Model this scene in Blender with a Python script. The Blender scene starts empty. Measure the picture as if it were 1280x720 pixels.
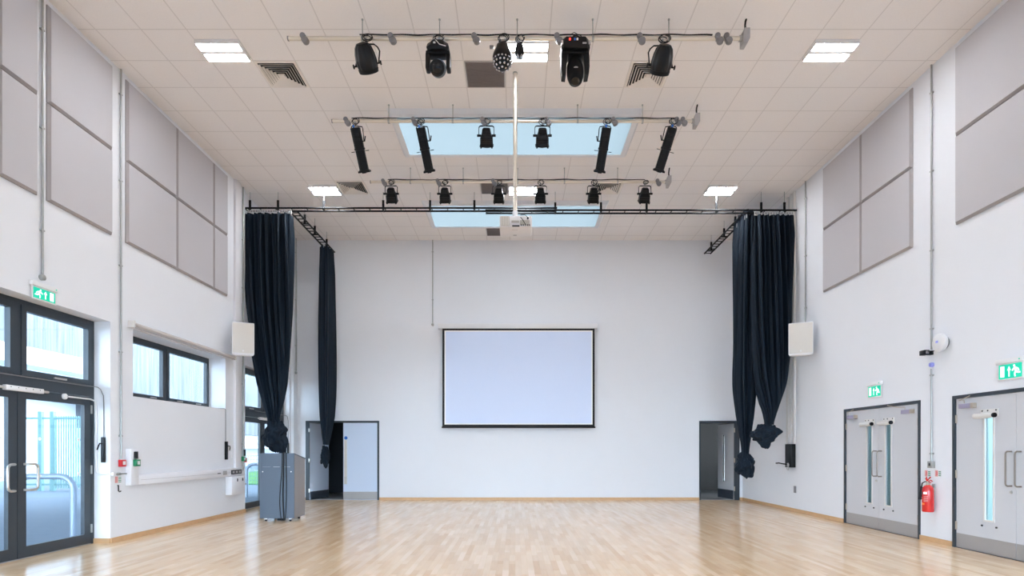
import bpy, bmesh, math, random
from mathutils import Vector, Matrix
random.seed(7)
C = bpy.context.scene.collection
PI = math.pi
# ------------------------------------------------------------------ survey of the room (metres, camera stands at x=0, y=0)
F, VX, VY, CH = 708.0, 644.0, 562.3, 1.33
ZC = 6.88; YB = 15.0; XL = -5.77; XR = 6.02; YF = -3.0
def z_at(v, Y): return CH + (VY - v) * Y / F
def x_at(u, Y): return (u - VX) * Y / F
def yl(u, X=XL): return X * F / (u - VX)
def yr(u, X=XR): return X * F / (u - VX)
def wl(u, v, X=XL):
    Y = yl(u, X); return Y, z_at(v, Y)
# ------------------------------------------------------------------ materials
def mat(name, col, rough=0.5, metal=0.0, spec=0.5, noise=0.0, nscale=20, bump=0.0, bscale=60, emit=None, estr=0, sheen=0, coat=0):
    m = bpy.data.materials.new(name); m.use_nodes = True
    nt = m.node_tree; b = nt.nodes['Principled BSDF']
    b.inputs['Base Color'].default_value = (*col, 1); b.inputs['Roughness'].default_value = rough
    b.inputs['Metallic'].default_value = metal; b.inputs['Specular IOR Level'].default_value = spec
    if sheen:
        b.inputs['Sheen Weight'].default_value = sheen; b.inputs['Sheen Roughness'].default_value = .4
    if coat: b.inputs['Coat Weight'].default_value = coat
    tc = nt.nodes.new('ShaderNodeTexCoord')
    if noise:
        n = nt.nodes.new('ShaderNodeTexNoise'); n.inputs['Scale'].default_value = nscale; n.inputs['Detail'].default_value = 4
        nt.links.new(tc.outputs['Object'], n.inputs['Vector'])
        mx = nt.nodes.new('ShaderNodeMix'); mx.data_type = 'RGBA'
        mx.inputs[6].default_value = (*[c * (1 - noise) for c in col], 1); mx.inputs[7].default_value = (*[min(1, c * (1 + noise)) for c in col], 1)
        nt.links.new(n.outputs['Fac'], mx.inputs[0]); nt.links.new(mx.outputs[2], b.inputs['Base Color'])
    if bump:
        n = nt.nodes.new('ShaderNodeTexNoise'); n.inputs['Scale'].default_value = bscale; n.inputs['Detail'].default_value = 3
        nt.links.new(tc.outputs['Object'], n.inputs['Vector'])
        bp = nt.nodes.new('ShaderNodeBump'); bp.inputs['Strength'].default_value = bump; bp.inputs['Distance'].default_value = .01
        nt.links.new(n.outputs['Fac'], bp.inputs['Height']); nt.links.new(bp.outputs['Normal'], b.inputs['Normal'])
    if emit:
        b.inputs['Emission Color'].default_value = (*emit, 1); b.inputs['Emission Strength'].default_value = estr
    return m
def glass(name, tint, refl=0.06):
    m = bpy.data.materials.new(name); m.use_nodes = True
    nt = m.node_tree; nt.nodes.remove(nt.nodes['Principled BSDF'])
    out = nt.nodes['Material Output']
    t = nt.nodes.new('ShaderNodeBsdfTransparent'); t.inputs[0].default_value = (*tint, 1)
    g = nt.nodes.new('ShaderNodeBsdfGlossy'); g.inputs['Roughness'].default_value = .02
    lw = nt.nodes.new('ShaderNodeLayerWeight'); lw.inputs[0].default_value = .5
    pw = nt.nodes.new('ShaderNodeMath'); pw.operation = 'POWER'; nt.links.new(lw.outputs['Facing'], pw.inputs[0]); pw.inputs[1].default_value = 5
    f = nt.nodes.new('ShaderNodeMath'); f.operation = 'MULTIPLY_ADD'; nt.links.new(pw.outputs[0], f.inputs[0]); f.inputs[1].default_value = .6; f.inputs[2].default_value = refl / 2
    mx = nt.nodes.new('ShaderNodeMixShader')
    nt.links.new(f.outputs[0], mx.inputs[0]); nt.links.new(t.outputs[0], mx.inputs[1]); nt.links.new(g.outputs[0], mx.inputs[2])
    nt.links.new(mx.outputs[0], out.inputs['Surface'])
    return m
def opal(name, tint):
    m = glass(name, (1, 1, 1), .04); nt = m.node_tree
    t = next(n for n in nt.nodes if n.type == 'BSDF_TRANSPARENT'); mx = next(n for n in nt.nodes if n.type == 'MIX_SHADER')
    tr = nt.nodes.new('ShaderNodeBsdfTranslucent'); tr.inputs[0].default_value = (*tint, 1)
    g = next(n for n in nt.nodes if n.type == 'BSDF_GLOSSY'); g.inputs['Roughness'].default_value = .5
    nt.links.new(tr.outputs[0], mx.inputs[1]); nt.nodes.remove(t); return m
def floor_mat():
    m = mat('maple_strip_floor', (.62, .42, .26), .27, spec=.65); nt = m.node_tree; b = nt.nodes['Principled BSDF']; L = nt.links.new
    tc = nt.nodes.new('ShaderNodeTexCoord'); mp = nt.nodes.new('ShaderNodeMapping')
    mp.inputs['Rotation'].default_value = (0, 0, PI / 2); L(tc.outputs['Object'], mp.inputs['Vector'])
    def brick(c1, c2, w, off, mort=.0015):
        br = nt.nodes.new('ShaderNodeTexBrick'); br.offset = off; br.offset_frequency = 2; br.squash = 1
        br.inputs['Color1'].default_value = (*c1, 1); br.inputs['Color2'].default_value = (*c2, 1)
        br.inputs['Mortar'].default_value = (c1[0] * .7, c1[1] * .62, c1[2] * .5, 1)
        br.inputs['Scale'].default_value = 1; br.inputs['Mortar Size'].default_value = mort; br.inputs['Bias'].default_value = 0
        br.inputs['Brick Width'].default_value = w; br.inputs['Row Height'].default_value = .07
        L(mp.outputs[0], br.inputs['Vector']); return br
    b1 = brick((.90, .665, .43), (.66, .43, .235), .55, .37)
    b2 = brick((.93, .72, .50), (.70, .465, .27), 1.13, .61, .0)
    mx = nt.nodes.new('ShaderNodeMix'); mx.data_type = 'RGBA'; mx.inputs[0].default_value = .45
    L(b1.outputs['Color'], mx.inputs[6]); L(b2.outputs['Color'], mx.inputs[7])
    n = nt.nodes.new('ShaderNodeTexNoise'); n.inputs['Scale'].default_value = 5; n.inputs['Detail'].default_value = 6
    mp2 = nt.nodes.new('ShaderNodeMapping'); mp2.inputs['Scale'].default_value = (6, .5, 1)
    L(tc.outputs['Object'], mp2.inputs['Vector']); L(mp2.outputs[0], n.inputs['Vector'])
    mr = nt.nodes.new('ShaderNodeMapRange'); mr.inputs['To Min'].default_value = .88; mr.inputs['To Max'].default_value = 1.1
    L(n.outputs['Fac'], mr.inputs[0])
    hs = nt.nodes.new('ShaderNodeHueSaturation'); L(mx.outputs[2], hs.inputs['Color']); L(mr.outputs[0], hs.inputs['Value'])
    L(hs.outputs[0], b.inputs['Base Color'])
    n2 = nt.nodes.new('ShaderNodeTexNoise'); n2.inputs['Scale'].default_value = 1.3; L(tc.outputs['Object'], n2.inputs['Vector'])
    r2 = nt.nodes.new('ShaderNodeMapRange'); r2.inputs['To Min'].default_value = .15; r2.inputs['To Max'].default_value = .23
    L(n2.outputs['Fac'], r2.inputs[0]); L(r2.outputs[0], b.inputs['Roughness'])
    b.inputs['IOR'].default_value = 1.6
    return m
def ceil_mat():
    m = mat('ceiling_tile', (.80, .775, .75), .95, spec=.0); nt = m.node_tree; b = nt.nodes['Principled BSDF']; L = nt.links.new
    tc = nt.nodes.new('ShaderNodeTexCoord'); sp = nt.nodes.new('ShaderNodeSeparateXYZ'); L(tc.outputs['Object'], sp.inputs[0])
    outs = []
    for ax, off in (('X', -.14), ('Y', 7.475)):
        a = nt.nodes.new('ShaderNodeMath'); a.operation = 'SUBTRACT'; L(sp.outputs[ax], a.inputs[0]); a.inputs[1].default_value = off - 60
        d = nt.nodes.new('ShaderNodeMath'); d.operation = 'DIVIDE'; L(a.outputs[0], d.inputs[0]); d.inputs[1].default_value = .6
        f = nt.nodes.new('ShaderNodeMath'); f.operation = 'FRACT'; L(d.outputs[0], f.inputs[0])
        s = nt.nodes.new('ShaderNodeMath'); s.operation = 'SUBTRACT'; L(f.outputs[0], s.inputs[0]); s.inputs[1].default_value = .5
        ab = nt.nodes.new('ShaderNodeMath'); ab.operation = 'ABSOLUTE'; L(s.outputs[0], ab.inputs[0])
        g = nt.nodes.new('ShaderNodeMath'); g.operation = 'GREATER_THAN'; L(ab.outputs[0], g.inputs[0]); g.inputs[1].default_value = .5 - .013
        outs.append(g)
    mxm = nt.nodes.new('ShaderNodeMath'); mxm.operation = 'MAXIMUM'; L(outs[0].outputs[0], mxm.inputs[0]); L(outs[1].outputs[0], mxm.inputs[1])
    n = nt.nodes.new('ShaderNodeTexNoise'); n.inputs['Scale'].default_value = 60; L(tc.outputs['Object'], n.inputs['Vector'])
    mr = nt.nodes.new('ShaderNodeMapRange'); mr.inputs['To Min'].default_value = .96; mr.inputs['To Max'].default_value = 1.03; L(n.outputs['Fac'], mr.inputs[0])
    mx = nt.nodes.new('ShaderNodeMix'); mx.data_type = 'RGBA'; mx.inputs[6].default_value = (.90, .86, .845, 1); mx.inputs[7].default_value = (.75, .71, .695, 1)
    L(mxm.outputs[0], mx.inputs[0])
    hs = nt.nodes.new('ShaderNodeHueSaturation'); L(mx.outputs[2], hs.inputs['Color']); L(mr.outputs[0], hs.inputs['Value']); L(hs.outputs[0], b.inputs['Base Color'])
    return m
def cladding_mat():
    m = mat('weathered_timber_cladding', (.62, .62, .66), .8); nt = m.node_tree; b = nt.nodes['Principled BSDF']; L = nt.links.new
    tc = nt.nodes.new('ShaderNodeTexCoord'); mp = nt.nodes.new('ShaderNodeMapping'); mp.inputs['Scale'].default_value = (1, 7, .25)
    L(tc.outputs['Object'], mp.inputs[0])
    n = nt.nodes.new('ShaderNodeTexNoise'); n.inputs['Scale'].default_value = 1.6; n.inputs['Detail'].default_value = 5; L(mp.outputs[0], n.inputs['Vector'])
    cr = nt.nodes.new('ShaderNodeValToRGB'); cr.color_ramp.elements[0].position = .3; cr.color_ramp.elements[0].color = (.07, .075, .095, 1)
    cr.color_ramp.elements[1].position = .7; cr.color_ramp.elements[1].color = (.17, .17, .175, 1)
    L(n.outputs['Fac'], cr.inputs[0]); L(cr.outputs[0], b.inputs['Base Color']); return m
M = {}
M['wall'] = mat('white_wall_paint', (.80, .81, .845), .75, spec=.25, noise=.012, nscale=3)
M['ceiling'] = ceil_mat(); M['floor'] = floor_mat()
M['skirting'] = mat('oak_skirting', (.62, .38, .20), .45, noise=.12, nscale=14)
M['panel'] = mat('acoustic_panel_fabric', (.55, .53, .55), .95, spec=.1, bump=.15, bscale=500)
M['panel_edge'] = mat('acoustic_panel_edge', (.40, .37, .37), .95, spec=.1)
M['steel'] = mat('galvanised_conduit', (.42, .43, .42), .38, metal=.75, noise=.1)
M['bar'] = mat('bar_aluminium', (.74, .68, .60), .3, metal=.85)
M['chrome'] = mat('brushed_steel', (.60, .58, .55), .3, metal=.9)
M['black'] = mat('black_painted_metal', (.005, .0055, .007), .5, spec=.22)
M['black2'] = mat('black_plastic', (.007, .0075, .009), .38, spec=.28)
M['cable'] = mat('black_rubber_cable', (.01, .01, .011), .55, spec=.3)
M['cgrey'] = mat('grey_plastic', (.22, .21, .22), .45)
M['lgrey'] = mat('light_grey_plastic', (.42, .40, .40), .5)
M['frame'] = mat('anthracite_frame', (.030, .040, .052), .38, spec=.5)
M['leaf'] = mat('pale_grey_door_laminate', (.60, .60, .625), .5, spec=.4)
M['backleaf'] = mat('white_door_laminate', (.61, .70, .85), .45, spec=.4)
M['kick'] = mat('steel_kick_plate', (.40, .385, .38), .4, metal=.35)
M['darkkick'] = mat('dark_kick_plate', (.06, .075, .10), .4, metal=.3)
M['white'] = mat('white_plastic', (.80, .79, .80), .4)
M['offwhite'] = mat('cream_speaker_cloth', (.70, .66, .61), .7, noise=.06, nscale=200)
M['trunk'] = mat('white_trunking', (.80, .79, .82), .4)
M['curtain'] = mat('navy_curtain_fabric', (.0050, .0125, .0235), .6, spec=.2, sheen=.03, bump=.1, bscale=300)
M['screen'] = mat('projection_screen', (.70, .79, 1.0), .85, spec=.1)  # projector's blue light is put into the base colour
M['screenedge'] = mat('screen_white_border', (.95, .95, .97), .8)
M['blackcloth'] = mat('screen_black_border', (.015, .015, .017), .8)
M['lamp'] = mat('lamp_diffuser', (1, 1, 1), .5, emit=(.90, .94, 1), estr=64)
M['lectern'] = mat('grey_lectern_laminate', (.09, .12, .165), .4, noise=.08, nscale=90)
M['lecternside'] = mat('grey_lectern_side', (.27, .26, .27), .45, noise=.08, nscale=90)
M['red'] = mat('extinguisher_red', (.62, .015, .015), .25, coat=.5)
M['orange'] = mat('orange_label', (.85, .16, .02), .5)
M['pinkish'] = mat('pale_print', (.75, .35, .33), .6)
M['green'] = mat('exit_sign_green', (.0, .42, .27), .5, emit=(.0, .52, .33), estr=.55)
M['signwhite'] = mat('exit_sign_white', (.9, .95, .92), .5, emit=(.85, 1, .95), estr=.5)
M['gbox'] = mat('green_call_point', (.01, .22, .09), .4)
M['rbox'] = mat('red_call_point', (.62, .03, .04), .4)
M['lilac'] = mat('lilac_disc', (.35, .37, .85), .4)
M['lilacsteel'] = mat('closer_face', (.42, .38, .52), .35, metal=.4)
M['beigesteel'] = mat('closer_end', (.5, .43, .36), .4, metal=.4)
M['blind'] = mat('beige_blind_fabric', (.58, .53, .50), .7)
M['roller'] = mat('white_blind_cassette', (.72, .69, .66), .4)
M['vent'] = mat('diffuser_slot_shade', (.02, .019, .018), .8)
M['ventface'] = mat('diffuser_face', (.86, .80, .75), .6)
M['grille'] = mat('grey_grille', (.20, .17, .165), .7, noise=.2, nscale=140)
M['glass'] = glass('clear_glass', (.90, .96, 1.0)); M['tglass'] = glass('teal_glass', (.80, .92, .94))
M['skyglass'] = opal('rooflight_opal', (.445, .475, .48))
M['blue'] = mat('blue_sticker', (.02, .16, .62), .4)
M['dot'] = mat('glass_marking', (.85, .87, .9), .6)
M['clad'] = cladding_mat()
M['paving'] = mat('asphalt_paving', (.21, .25, .31), .8, noise=.12, nscale=8)
M['grass'] = mat('grass_verge', (.12, .30, .08), .9, noise=.4, nscale=20, bump=.5, bscale=60)
M['fascia'] = mat('white_fascia', (.55, .56, .58), .6)
M['bluewall'] = mat('pale_render', (.55, .60, .68), .8)
M['fence'] = mat('green_fence', (.16, .30, .30), .5)
M['hoop'] = mat('galvanised_hoop', (.35, .40, .48), .4, metal=.4)
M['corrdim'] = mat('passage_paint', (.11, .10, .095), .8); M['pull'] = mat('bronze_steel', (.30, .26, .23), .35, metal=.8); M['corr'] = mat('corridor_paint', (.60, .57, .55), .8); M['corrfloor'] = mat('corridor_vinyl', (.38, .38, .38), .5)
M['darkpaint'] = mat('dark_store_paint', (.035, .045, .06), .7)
M['corrblue'] = mat('corridor_blue_paint', (.52, .62, .64), .7)
M['lens'] = mat('dark_lens', (.008, .008, .01), .15, spec=.4); M['facet'] = mat('lens_facet', (.55, .56, .60), .12, metal=.9)
M['amber'] = mat('amber_lens', (.45, .12, .05), .1); M['led'] = mat('red_led', (.8, .02, .02), .3, emit=(1, .05, .03), estr=1.5)
M['projector'] = mat('white_projector_case', (.74, .71, .71), .4)
M['beigeprint'] = mat('beige_vent', (.45, .41, .36), .6)
M['mark'] = mat('dark_mark', (.03, .03, .035), .5); M['line'] = mat('lectern_edge_line', (.40, .42, .45), .4)
# ------------------------------------------------------------------ mesh builder
WORLD = {}
class FR:      # wall frame: s = rightwards as seen from the room, n = out of the wall, t = up
    def __init__(self, o, s, n): self.o = Vector(o); self.s = Vector(s); self.n = Vector(n)
    def __call__(self, s, n, t): return self.o + self.s * s + self.n * n + Vector((0, 0, t))
def left_frame(Y, Z, X=XL): return FR((X, Y, Z), (0, 1, 0), (1, 0, 0))
def right_frame(Y, Z, X=XR): return FR((X, Y, Z), (0, -1, 0), (-1, 0, 0))
def back_frame(X, Z, Y=YB): return FR((X, Y, Z), (1, 0, 0), (0, -1, 0))
WF = FR((0, 0, 0), (1, 0, 0), (0, 1, 0))
class MB:
    def __init__(self, fr=None, xf=None): self.bm = bmesh.new(); self.fr = fr or WF; self.xf = xf
    def P(self, p):
        p = Vector(p)
        if self.xf: p = self.xf @ p
        return self.fr(*p)
    def box(self, a0, a1, b0, b1, c0, c1, bev=0, taper=None):
        vs = []
        for (a, b, c) in ((a0, b0, c0), (a1, b0, c0), (a1, b1, c0), (a0, b1, c0), (a0, b0, c1), (a1, b0, c1), (a1, b1, c1), (a0, b1, c1)):
            vs.append(self.bm.verts.new(self.P((a, b, c))))
        fs = [self.bm.faces.new([vs[i] for i in f]) for f in ((0, 3, 2, 1), (4, 5, 6, 7), (0, 1, 5, 4), (1, 2, 6, 5), (2, 3, 7, 6), (3, 0, 4, 7))]
        if bev:
            es = set(e for f in fs for e in f.edges)
            bmesh.ops.bevel(self.bm, geom=list(es), offset=bev, segments=2, affect='EDGES', profile=.5)
        return self
    def loft(self, rings, caps=True):
        R = [[self.bm.verts.new(self.P(p)) for p in r] for r in rings]
        n = len(R[0])
        for i in range(len(R) - 1):
            for j in range(n):
                self.bm.faces.new((R[i][j], R[i][(j + 1) % n], R[i + 1][(j + 1) % n], R[i + 1][j]))
        if caps:
            self.bm.faces.new(R[0][::-1]); self.bm.faces.new(R[-1])
        return self
    def prism(self, pts, d0, d1, axis=1):     # polygon pts (a, c) pushed along axis 1 (n) from d0 to d1
        mk = {1: lambda p, d: (p[0], d, p[1]), 0: lambda p, d: (d, p[0], p[1]), 2: lambda p, d: (p[0], p[1], d)}[axis]
        return self.loft([[mk(p, d0) for p in pts], [mk(p, d1) for p in pts]])
    def tube(self, path, r, seg=10, caps=True, radii=None):
        path = [Vector(p) for p in path]; rings = []
        prev = None
        for i, p in enumerate(path):
            d = (path[min(i + 1, len(path) - 1)] - path[max(i - 1, 0)]).normalized()
            if prev is None:
                up = Vector((0, 0, 1)) if abs(d.z) < .9 else Vector((1, 0, 0))
                a = d.cross(up).normalized()
            else:
                a = (prev - d * prev.dot(d)).normalized()
            prev = a; b = d.cross(a); rr = radii[i] if radii else r
            rings.append([p + (a * math.cos(t * 2 * PI / seg) + b * math.sin(t * 2 * PI / seg)) * rr for t in range(seg)])
        return self.loft(rings, caps)
    def cyl(self, p0, p1, r, r1=None, seg=20): return self.tube([p0, p1], r, seg, True, [r, r if r1 is None else r1])
    def lathe(self, prof, o, ax=(0, 0, 1), seg=28, rib=0, nrib=12):    # prof [(r, h)]
        o = Vector(o); ax = Vector(ax).normalized(); a = ax.cross(Vector((0, 1, 0)) if abs(ax.y) < .9 else Vector((1, 0, 0))).normalized(); b = ax.cross(a)
        rings = [[o + ax * h + (a * math.cos(t * 2 * PI / seg) + b * math.sin(t * 2 * PI / seg)) * r * (1 + rib * math.cos(nrib * t * 2 * PI / seg)) for t in range(seg)] for r, h in prof]
        return self.loft(rings)
    def sphere(self, c, r, sx=1, sy=1, sz=1, seg=20):
        n = seg // 2
        return self.loft([[(c[0] + r * sx * math.sin(PI * i / n) * math.cos(2 * PI * j / seg), c[1] + r * sy * math.sin(PI * i / n) * math.sin(2 * PI * j / seg), c[2] + r * sz * math.cos(PI * i / n)) for j in range(seg)] for i in ([.12] + list(range(1, n)) + [n - .12])])
    def build(self, name, m, parent=None, smooth=True, kind=None, **props):
        bmesh.ops.recalc_face_normals(self.bm, faces=self.bm.faces[:])
        vs = [v.co.copy() for v in self.bm.verts]
        lo = Vector([min(v[i] for v in vs) for i in range(3)]); hi = Vector([max(v[i] for v in vs) for i in range(3)])
        c = (lo + hi) / 2
        if parent is None: c.z = lo.z
        if kind == 'structure' and parent is None: c = Vector((0, 0, 0))
        for v in self.bm.verts: v.co -= c
        me = bpy.data.meshes.new(name); self.bm.to_mesh(me); self.bm.free()
        me.materials.append(M[m] if isinstance(m, str) else m)
        if smooth:
            me.polygons.foreach_set('use_smooth', [True] * len(me.polygons)); me.set_sharp_from_angle(angle=math.radians(35))
        o = bpy.data.objects.new(name, me); C.objects.link(o)
        WORLD[o.name] = c
        if parent is not None:
            o.parent = parent; o.location = c - WORLD[parent.name]
        else: o.location = c
        if kind: o['kind'] = kind
        for k, v in props.items(): o[k] = v
        return o
def tag(o, label, cat, group=None):
    o['label'] = label; o['category'] = cat
    if group: o['group'] = group
    return o
def thing(name, loc, label=None, cat=None, group=None, kind=None):
    o = bpy.data.objects.new(name, None); o.empty_display_size = .1; C.objects.link(o); o.location = loc; WORLD[o.name] = Vector(loc)
    if label: o['label'] = label; o['category'] = cat
    if group: o['group'] = group
    if kind: o['kind'] = kind
    return o
def holed(name, m, axis, r0, r1, d0, d1, holes, **kw):
    """slab spanning rectangle r0..r1 in two axes, thickness d0..d1 along AXIS, with rectangular holes (a0,a1,b0,b1)"""
    A = sorted({r0[0], r1[0], *[x for h in holes for x in h[:2] if r0[0] < x < r1[0]]}); B = sorted({r0[1], r1[1], *[x for h in holes for x in h[2:] if r0[1] < x < r1[1]]})
    def solid(i, j):
        if i < 0 or j < 0 or i >= len(A) - 1 or j >= len(B) - 1: return False
        a = (A[i] + A[i + 1]) / 2; b = (B[j] + B[j + 1]) / 2
        return not any(h[0] < a < h[1] and h[2] < b < h[3] for h in holes)
    mb = MB(); bm = mb.bm; cache = {}
    def V(a, b, d):
        k = (a, b, d)
        if k not in cache:
            p = {'x': (d, a, b), 'y': (a, d, b), 'z': (a, b, d)}[axis]; cache[k] = bm.verts.new(p)
        return cache[k]
    for i in range(len(A) - 1):
        for j in range(len(B) - 1):
            if not solid(i, j): continue
            a0, a1, b0, b1 = A[i], A[i + 1], B[j], B[j + 1]
            for d in (d0, d1): bm.faces.new((V(a0, b0, d), V(a1, b0, d), V(a1, b1, d), V(a0, b1, d)))
            if not solid(i - 1, j): bm.faces.new((V(a0, b0, d0), V(a0, b1, d0), V(a0, b1, d1), V(a0, b0, d1)))
            if not solid(i + 1, j): bm.faces.new((V(a1, b0, d0), V(a1, b1, d0), V(a1, b1, d1), V(a1, b0, d1)))
            if not solid(i, j - 1): bm.faces.new((V(a0, b0, d0), V(a1, b0, d0), V(a1, b0, d1), V(a0, b0, d1)))
            if not solid(i, j + 1): bm.faces.new((V(a0, b1, d0), V(a1, b1, d0), V(a1, b1, d1), V(a0, b1, d1)))
    return mb.build(name, m, smooth=False, kind='structure', **kw)
# ------------------------------------------------------------------ the setting
XO = XL - .40                       # outer face of the left wall
E1 = (5.59, 8.073, 0, 3.157); W1 = (8.55, 11.28, 2.138, 3.145); YR0 = 12.10; YR1 = 14.75; XREC = XL - .08; E2 = (12.22, 14.68, 0, 3.157); E_ADDED = (-.6, 1.88, 0, 3.157)
holed('wall_left', 'wall', 'x', (YF, 0), (YR0, ZC), XO, XL, [E1, W1, E_ADDED])
holed('wall_left_recess', 'wall', 'x', (YR0, 0), (YR1, ZC), XO, XREC, [E2])
MB().box(XO, XL, YR1, YB, 0, ZC).build('wall_left_return', 'wall', smooth=False, kind='structure')
DA = (8.41, 10.36); DB = (5.84, 7.79); DH = 2.07
holed('wall_right', 'wall', 'x', (YF, 0), (YB, ZC), XR, XR + .15, [(DA[0], DA[1], 0, DH), (DB[0], DB[1], 0, DH)])
BL = (-5.55, -3.60); BR = (4.87, 5.94); BH = 2.10
holed('wall_back', 'wall', 'y', (XO, 0), (XR + .15, ZC), YB, YB + .15, [(BL[0], BL[1], 0, BH), (BR[0], BR[1], 0, BH)])
FW = (-5.0, 5.0, .15, 3.15)
holed('wall_front', 'wall', 'y', (XO, 0), (XR + .15, ZC), YF - .15, YF, [FW])
fw = thing('window_5', (0, YF, FW[2]), kind='structure'); mb = MB()  # added unseen window behind the camera, letting in low daylight
for k in range(6):
    x = FW[0] + 2.0 * k; mb.box(max(FW[0] + .002, x - .04), min(FW[1] - .002, x + .04), YF - .1, YF - .03, FW[2] + .002, FW[3] - .002)
mb.box(FW[0] + .002, FW[1] - .002, YF - .1, YF - .03, FW[2] + .002, FW[2] + .06); mb.box(FW[0] + .002, FW[1] - .002, YF - .1, YF - .03, FW[3] - .06, FW[3] - .002)
mb.build('window_frame', 'frame', fw, smooth=False); MB().box(FW[0] + .01, FW[1] - .01, YF - .07, YF - .06, FW[2] + .02, FW[3] - .02).build('pane', 'glass', fw, smooth=False)
MB().box(-14, 20, -40, YF - .16, -.14, -.04).build('ground_front', 'paving', smooth=False, kind='structure')
SK = [(-1.96, 1.96, 9.34, 10.53), (-1.96, 1.96, 12.74, 13.93)]
HOLE = .135
SKB = [(-1.96, 1.96, 2.54, 3.73)]
holed('ceiling', 'ceiling', 'z', (XO, YF - .15), (XR + .15, YB + .15), ZC, ZC + .02, [(q[0] - HOLE, q[1] + HOLE, q[2] - HOLE, q[3] + HOLE) for q in SK + SKB])
MB().box(XO, XR + .15, YF - .15, YB, -.1, 0).build('floor', 'floor', smooth=False, kind='structure')
for k, s in enumerate(SK + SKB):
    w = thing('window_%d' % (k + 2), ((s[0] + s[1]) / 2, (s[2] + s[3]) / 2, ZC), kind='structure')
    a0, a1, b0, b1 = s; f = .085; z0 = ZC - .068; lip = HOLE
    mb = MB()
    def ring(e, z): return [(a0 - e, b0 - e, z), (a1 + e, b0 - e, z), (a1 + e, b1 + e, z), (a0 - e, b1 + e, z)]
    R = [ring(0, z0), ring(f, z0), ring(lip, ZC + .001), ring(lip - .006, ZC + .001), ring(f - .006, z0 + .006), ring(0, z0 + .006)]
    V = [[mb.bm.verts.new(p) for p in r] for r in R]
    for q in range(6):
        for j in range(4): mb.bm.faces.new((V[q][j], V[q][(j + 1) % 4], V[(q + 1) % 6][(j + 1) % 4], V[(q + 1) % 6][j]))
    mb.build('window_frame', 'wall', w, smooth=False)
    MB().box(a0 - .02, a1 + .02, b0 - .02, b1 + .02, z0 + .0065, z0 + .0068).build('glazing', 'skyglass', w, smooth=False)
def skirt(name, segs):
    mb = MB()
    for s in segs: mb.box(*s)
    mb.build(name, 'skirting', smooth=False, kind='structure')
st, sh = .018, .07
skirt('baseboard_left', [(XL, XL + st, YF, E_ADDED[0], 0, sh), (XL, XL + st, E_ADDED[1], E1[0], 0, sh), (XL, XL + st, E1[1], YR0, 0, sh), (-6.0, XL, E1[1] - st, E1[1], 0, sh), (XL, XL + st, YR1, YB - st, 0, sh), (XREC, XREC + st, YR0, E2[0], 0, sh)])
skirt('baseboard_right', [(XR - st, XR, YF, DB[0], 0, sh), (XR - st, XR, DB[1], DA[0], 0, sh), (XR - st, XR, DA[1], YB - st, 0, sh)])
skirt('baseboard_back', [(XL, BL[0], YB - st, YB, 0, sh), (BL[1], BR[0], YB - st, YB, 0, sh), (BR[1], XR, YB - st, YB, 0, sh)])
# rooms behind the openings
def shell(name, x0, x1, y0, y1, z1, m, mf, skip='', t=.08):
    mb = MB()
    if 'l' not in skip: mb.box(x0 - t, x0, y0, y1, 0, z1)
    if 'r' not in skip: mb.box(x1, x1 + t, y0, y1, 0, z1)
    if 'f' not in skip: mb.box(x0 - t, x1 + t, y0 - t, y0, 0, z1)
    if 'b' not in skip: mb.box(x0 - t, x1 + t, y1, y1 + t, 0, z1)
    mb.box(x0 - t, x1 + t, y0 - t, y1 + t, z1, z1 + t)
    mb.build('wall_' + name, m, smooth=False, kind='structure')
    MB().box(x0 - t, x1 + t, y0 - t, y1 + t, -.1, -.002).build('floor_' + name, mf, smooth=False, kind='structure')
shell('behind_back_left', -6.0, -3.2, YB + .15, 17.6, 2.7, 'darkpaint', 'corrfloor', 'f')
shell('behind_back_right', 4.5, 6.9, YB + .15, 18.5, 2.7, 'corrdim', 'corrfloor', 'f')
shell('beside_right', XR + .15, XR + 2.4, 8.25, 11.2, 2.7, 'corrblue', 'corrfloor', 'l')
shell('beside_right_near', XR + .15, XR + 4.0, 4.6, 8.05, 2.9, 'corrblue', 'corrfloor', 'l')
MB().box(4.5, 4.52, YB + .15, 18.5, 0, .12).build('baseboard_corridor', 'darkkick', smooth=False, kind='structure')
for nm, (x, y, z, sx, sy, e) in {'corridor_light': (XR + 1.2, 9.7, 2.68, .4, 1.2, 9), 'lobby_light': (XR + 2.1, 6.6, 2.88, 1.6, 1.6, 130), 'passage_light': (5.6, 17.4, 2.68, .3, .6, 1.2)}.items():
    l = bpy.data.lights.new(nm, 'AREA'); l.shape = 'RECTANGLE'; l.size = sx; l.size_y = sy; l.energy = e; l.color = (.9, .97, 1)
    o = bpy.data.objects.new(nm, l); C.objects.link(o); o.location = (x, y, z)
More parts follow.
